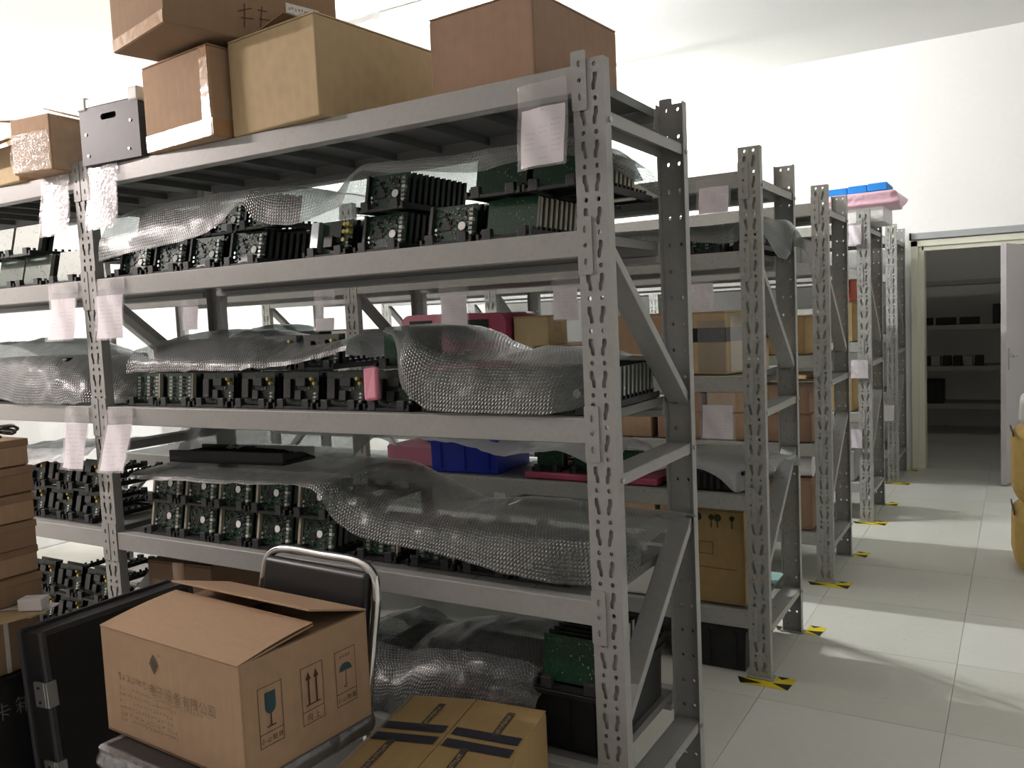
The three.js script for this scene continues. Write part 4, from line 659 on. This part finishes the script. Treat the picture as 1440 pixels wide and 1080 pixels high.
{
  const W = 0.525, Hh = 0.262, Dd = 0.38, k = 0.005, t = thing('open_carton', 'open brown carton with printed handling marks sitting on the chair', 'box', [-0.846, 0.4515, 0.432], R(-3.7));
  part('bottom', bx(W, k, Dd), M.card, t, [0, k / 2, 0]);
  for (const s of [-1, 1]) { part('long_wall', bx(W, Hh, k, .0015), M.card, t, [0, Hh / 2, s * (Dd / 2 - k / 2)]); part('short_wall', bx(k, Hh, Dd - 2 * k, .0015), M.card, t, [s * (W / 2 - k / 2), Hh / 2, 0]); }
  // two long flaps folded over the top with a gap, two short ones tucked under
  part('front_flap', (() => { const g = bend(W, .215, 12, 8, (u, v) => .006 * Math.sin((v + .5) * 2.6)); return g; })(), M.cardTop ?? (M.cardTop = std({ map: M.card.map, roughness: .82, side: THREE.DoubleSide })), t, [0, Hh + .012, Dd / 2 - .105], [R(-90 + 6), 0, 0]);
  part('front_flap_core', bx(W, .004, .213, .0015), M.card, t, [0, Hh + .0092, Dd / 2 - .105], [R(6), 0, 0]);
  part('back_flap', bx(W, .005, .19, .0015), M.card, t, [.0, Hh + .028, -Dd / 2 + .09], [R(-17), 0, R(.5)]);
  part('side_flap', bx(.17, .005, Dd - .012, .0015), M.cardDark, t, [W / 2 - .09, Hh - .012, 0], [0, 0, R(7)]);
  part('side_flap', bx(.17, .005, Dd - .012, .0015), M.cardDark, t, [-W / 2 + .09, Hh - .012, 0], [0, 0, R(-7)]);
  part('packing_bag', uvMetres(new RoundedBoxGeometry(.16, .06, .26, 4, .025)), M.wrapSilver, t, [0.01, Hh - .06, -.02], undefined, 'shiny dark bag inside');
  const front = printMat(.44, .23, 2000, (c, w, h) => {
    c.save(); c.translate(w * .41, h * .19); c.scale(1.0, .95); c.fillStyle = c.strokeStyle = 'rgba(78,74,66,.8)';
    for (let i = -1.5; i <= 1.5; i++) for (let j = -1.5; j <= 1.5; j++) { const x = (i - j) * 8.6, y = (i + j) * 13; c.beginPath(); c.moveTo(x - 2, y - 11); c.quadraticCurveTo(x + 8, y - 5, x + 7, y + 1); c.lineTo(x + 2, y + 11); c.quadraticCurveTo(x - 8, y + 5, x - 7, y - 1); c.fill(); }
    c.beginPath(); c.arc(46, -52, 6, 0, 7); c.lineWidth = 2; c.stroke(); c.restore();
    c.strokeStyle = 'rgba(104,86,70,.62)'; scribble(c, w * .06, h * .40, w * .28, h * .085, 7, 4); strokes(c, '电子设备有限公司', w * .345, h * .40, w * .068, 4.2, 1.06);
    c.strokeStyle = 'rgba(110,92,76,.55)';
    for (const [y, n, a, b] of [[.535, 22, .16, .62], [.60, 18, .06, .5], [.67, 12, .16, .36], [.74, 16, .06, .46], [.81, 10, .06, .5], [.87, 20, .14, .42]]) { scribble(c, w * .06, h * y, w * .07, h * .045, 2, 2.6); scribble(c, w * a + w * .03, h * y, w * b, h * .04, n, 2.2); }
  });
  part('printed_logo_and_address', plane(.44, .23), front, t, [-.005, .135, Dd / 2 + .001]);
  const mark = (draw, txt) => printMat(.075, .15, 1600, (c, w, h) => {
    c.strokeStyle = 'rgba(58,42,30,.9)'; c.fillStyle = 'rgba(44,76,84,.92)'; c.lineWidth = 2.4; c.strokeRect(3, 3, w - 6, h - 6); c.beginPath(); c.moveTo(3, h * .77); c.lineTo(w - 3, h * .77); c.stroke(); draw(c, w, h);
    c.strokeStyle = 'rgba(58,42,30,.8)'; const s = Math.min(w / (txt.length * 1.18), h * .15); strokes(c, txt, w / 2 - txt.length * s * 1.1 / 2, h * .885 - s / 2, s, 2, 1.1);
  });
  const glass = mark((c, w, h) => { const m = w / 2; c.beginPath(); c.moveTo(m - 26, h * .12); c.lineTo(m - 26, h * .36); c.quadraticCurveTo(m - 24, h * .46, m, h * .48); c.quadraticCurveTo(m + 24, h * .46, m + 26, h * .36); c.lineTo(m + 26, h * .12); c.fill(); c.fillStyle = 'rgba(58,42,30,.9)'; c.fillRect(m - 3, h * .48, 6, h * .2); c.fillRect(m - 22, h * .67, 44, 5); }, '小心轻放');
  const arrows = mark((c, w, h) => { c.fillStyle = 'rgba(58,42,30,.9)'; for (const x of [.34, .68]) { c.fillRect(w * x - 4, h * .2, 8, h * .46); c.beginPath(); c.moveTo(w * x - 13, h * .24); c.lineTo(w * x, h * .1); c.lineTo(w * x + 13, h * .24); c.fill(); } c.fillRect(w * .18, h * .66, w * .66, 5); }, '向上');
  const brolly = mark((c, w, h) => { const m = w / 2; c.beginPath(); c.arc(m, h * .4, 36, Math.PI, 0); c.quadraticCurveTo(m + 24, h * .36, m + 18, h * .4); c.quadraticCurveTo(m + 6, h * .36, m, h * .4); c.quadraticCurveTo(m - 6, h * .36, m - 18, h * .4); c.quadraticCurveTo(m - 24, h * .36, m - 36, h * .4); c.fill(); c.strokeStyle = 'rgba(58,42,30,.9)'; c.lineWidth = 3.5; c.beginPath(); c.moveTo(m, h * .38); c.lineTo(m, h * .66); c.quadraticCurveTo(m - 6, h * .71, m - 12, h * .65); c.stroke(); for (let i = 0; i < 4; i++) { c.beginPath(); c.moveTo(m - 24 + i * 16, h * .1); c.lineTo(m - 28 + i * 16, h * .15); c.stroke(); } }, '小心防湿');
  [[glass, .115, 'printed_fragile_mark'], [arrows, -.005, 'printed_this_way_up_mark'], [brolly, -.11, 'printed_keep_dry_mark']].forEach(([m, z, n]) => part(n, plane(.068, .136), m, t, [W / 2 + .001, .128, z], [0, Math.PI / 2, 0]));
}
// striped carton on the floor right of the chair
{
  const Hs = .446, t = thing('striped_carton', 'brown carton with dark printed stripes on its top, on the floor beside the chair', 'box', [-0.332, 0.001, 0.30], R(11)), w = .37, d = .44, k = .005;
  part('body', bx(w, Hs - k, d, .006), M.cardYellow, t, [0, (Hs - k) / 2, 0]);
  for (const s of [-1, 1]) part('flap', bx(w / 2 - .002, k, d - .002, .0015), M.cardYellow, t, [s * w / 4, Hs - k / 2 + .004, 0], [0, 0, s * -R(2.5)]);
  const band = printMat(.16, .42, 1000, (c, W, Hh) => { c.fillStyle = 'rgba(38,40,52,.95)'; c.beginPath(); c.moveTo(0, Hh * .34); c.lineTo(W, Hh * .34); c.lineTo(W, Hh * .425); c.lineTo(0, Hh * .425); c.fill(); c.fillRect(0, Hh * .47, W, Hh * .085); c.fillStyle = 'rgba(70,62,58,.85)'; c.fillRect(W * .55, Hh * .08, W * .11, Hh * .28); c.fillRect(W * .3, Hh * .54, W * .11, Hh * .42); c.strokeStyle = 'rgba(170,150,120,.8)'; c.save(); c.translate(W * .57, Hh * .34); c.rotate(-Math.PI / 2); scribble(c, 0, 0, Hh * .22, W * .07, 11, 2); c.restore(); c.save(); c.translate(W * .32, Hh * .92); c.rotate(-Math.PI / 2); scribble(c, 0, 0, Hh * .32, W * .07, 15, 2); c.restore(); });
  const flat = plane(.165, .42).rotateX(-Math.PI / 2);
  for (const s of [-1, 1]) part('printed_stripes', flat, band, t, [s * w / 4, Hs + .0052, 0], [0, 0, s * -R(2.5)]);
  const side = printMat(.12, .3, 500, (c, W, Hh) => { c.fillStyle = 'rgba(60,50,48,.9)'; c.beginPath(); c.moveTo(W * .3, 0); c.lineTo(W * .55, 0); c.lineTo(W * .55, Hh); c.lineTo(W * .3, Hh); c.fill(); });
  part('printed_side_stripe', plane(.12, .3), side, t, [w / 2 + .001, Hs - .2, 0], [0, Math.PI / 2, 0]);
  part('tape', bx(.012, .0012, d), M.clearFilm, t, [-w / 2 + .01, Hs + .003, 0]);
}
// ================================================================= DARK CORNER AT THE LEFT
{
  const t = thing('flight_case', 'slim black case with metal edge fittings leaning beside the open carton', 'case', [-1.475, 0.008, 0.31], 0); t.rotation.z = R(5);
  part('body', bx(.11, .6, .48, .006), M.black, t, [0, .305, 0]);
  for (const z of [-.24, .24]) for (const x of [-.053, .053]) part('edge_trim', bx(.016, .61, .016, .003), M.caseGrey, t, [x, .305, z]);
  part('edge_trim', bx(.016, .016, .48, .003), M.trayFoot, t, [.053, .606, 0]); part('edge_trim', bx(.016, .016, .48, .003), M.trayFoot, t, [-.053, .606, 0]);
  for (const y of [.44, .22]) { part('latch', join([at(bx(.05, .07, .008, .002), 0, 0, 0), at(bx(.012, .07, .03, .002), .03, 0, -.012)]), M.galv, t, [.03, y, .252]); for (const q of [-.02, .02]) part('rivet', cylinder(.004, .004, 8), M.chip, t, [.03, y + q, .257], [Math.PI / 2, 0, 0]); }
  const kx = printMat(.3, .1, 900, (c, w, h) => { c.strokeStyle = 'rgba(120,116,112,.85)'; strokes(c, '卡箱', w * .45, h * .1, h * .72, 5, 1.15); c.lineWidth = 5; c.beginPath(); c.moveTo(w * .3, h * .15); c.lineTo(w * .3, h * .85); c.moveTo(w * .3, h * .45); c.lineTo(w * .38, h * .55); c.stroke(); });
  const b = carton("black carton with grey lettering, under the brown box beside the slim case", .5, .45, .5, M.black, [-1.93, .001, .71], R(-1), { name: 'black_carton', marks: [['printed_lettering', .22, .074, 'right', -.13, .36, kx]] });
  const c = carton('brown box on the black carton, under the flat cartons', .46, .165, .44, M.cardDark, [-1.94, .4525, .635], R(-2), { name: 'brown_box' });
  part('strap', bx(.012, .16, .002), M.paperGrey, c, [.231, .083, -.12], [0, Math.PI / 2, 0]);
  for (let i = 0; i < 6; i++) { const f = thing('flat_carton', i === 5 ? 'flat brown carton on top of the pile, under the tangled wires' : `flat brown carton in the pile, ${ORD[i]} from the bottom`, 'box', [-1.945 + rr(-.008, .008), .6375 + i * .0815, .565 + rr(-.006, .006)], R(rr(-3, 2)), 'flat cartons in the pile'); part('body', bx(.42, .079, .34, .005), i % 2 ? M.card : M.cardDark, f, [0, .04, 0]); part('lid_edge', bx(.425, .022, .345, .003), M.cardDark, f, [0, .068, 0]); }
  for (const [x, y, z, a, w, m, r, lab] of [[-1.74, .6215, .47, 20, .2, M.paper, 3, 'white sheet lying on the brown box'], [-1.73, .6275, .49, -12, .22, M.cardLight, 2, 'pale cardboard offcut on the white sheet'], [-1.77, .6335, .46, 40, .16, M.paperGrey, -3, 'grey sheet on top of the cardboard offcuts']]) single('loose_sheet', bx(w, .005, .12, .001), m, lab, 'sheet', [x, y, z], [0, R(a), 0]);
  single('small_white_box', bx(.07, .035, .045, .003), M.paper, 'small white box lying on the loose sheets', 'box', [-1.665, .649, .46], [0, R(30), 0]);
  const pts = []; for (let i = 0; i < 26; i++) pts.push([.07 * Math.cos(i * 1.1) + rr(-.03, .03), .012 + rr(0, .03), .05 * Math.sin(i * 1.1) + rr(-.02, .02)]);
  single('wire_tangle', tube(pts, .0035, 160, 6), M.wire, 'tangled dark red wires on top of the flat cartons', 'wire', [-1.8, 1.127, .47]);
}
console.log('boards', boards);
renderer.render(scene, camera);
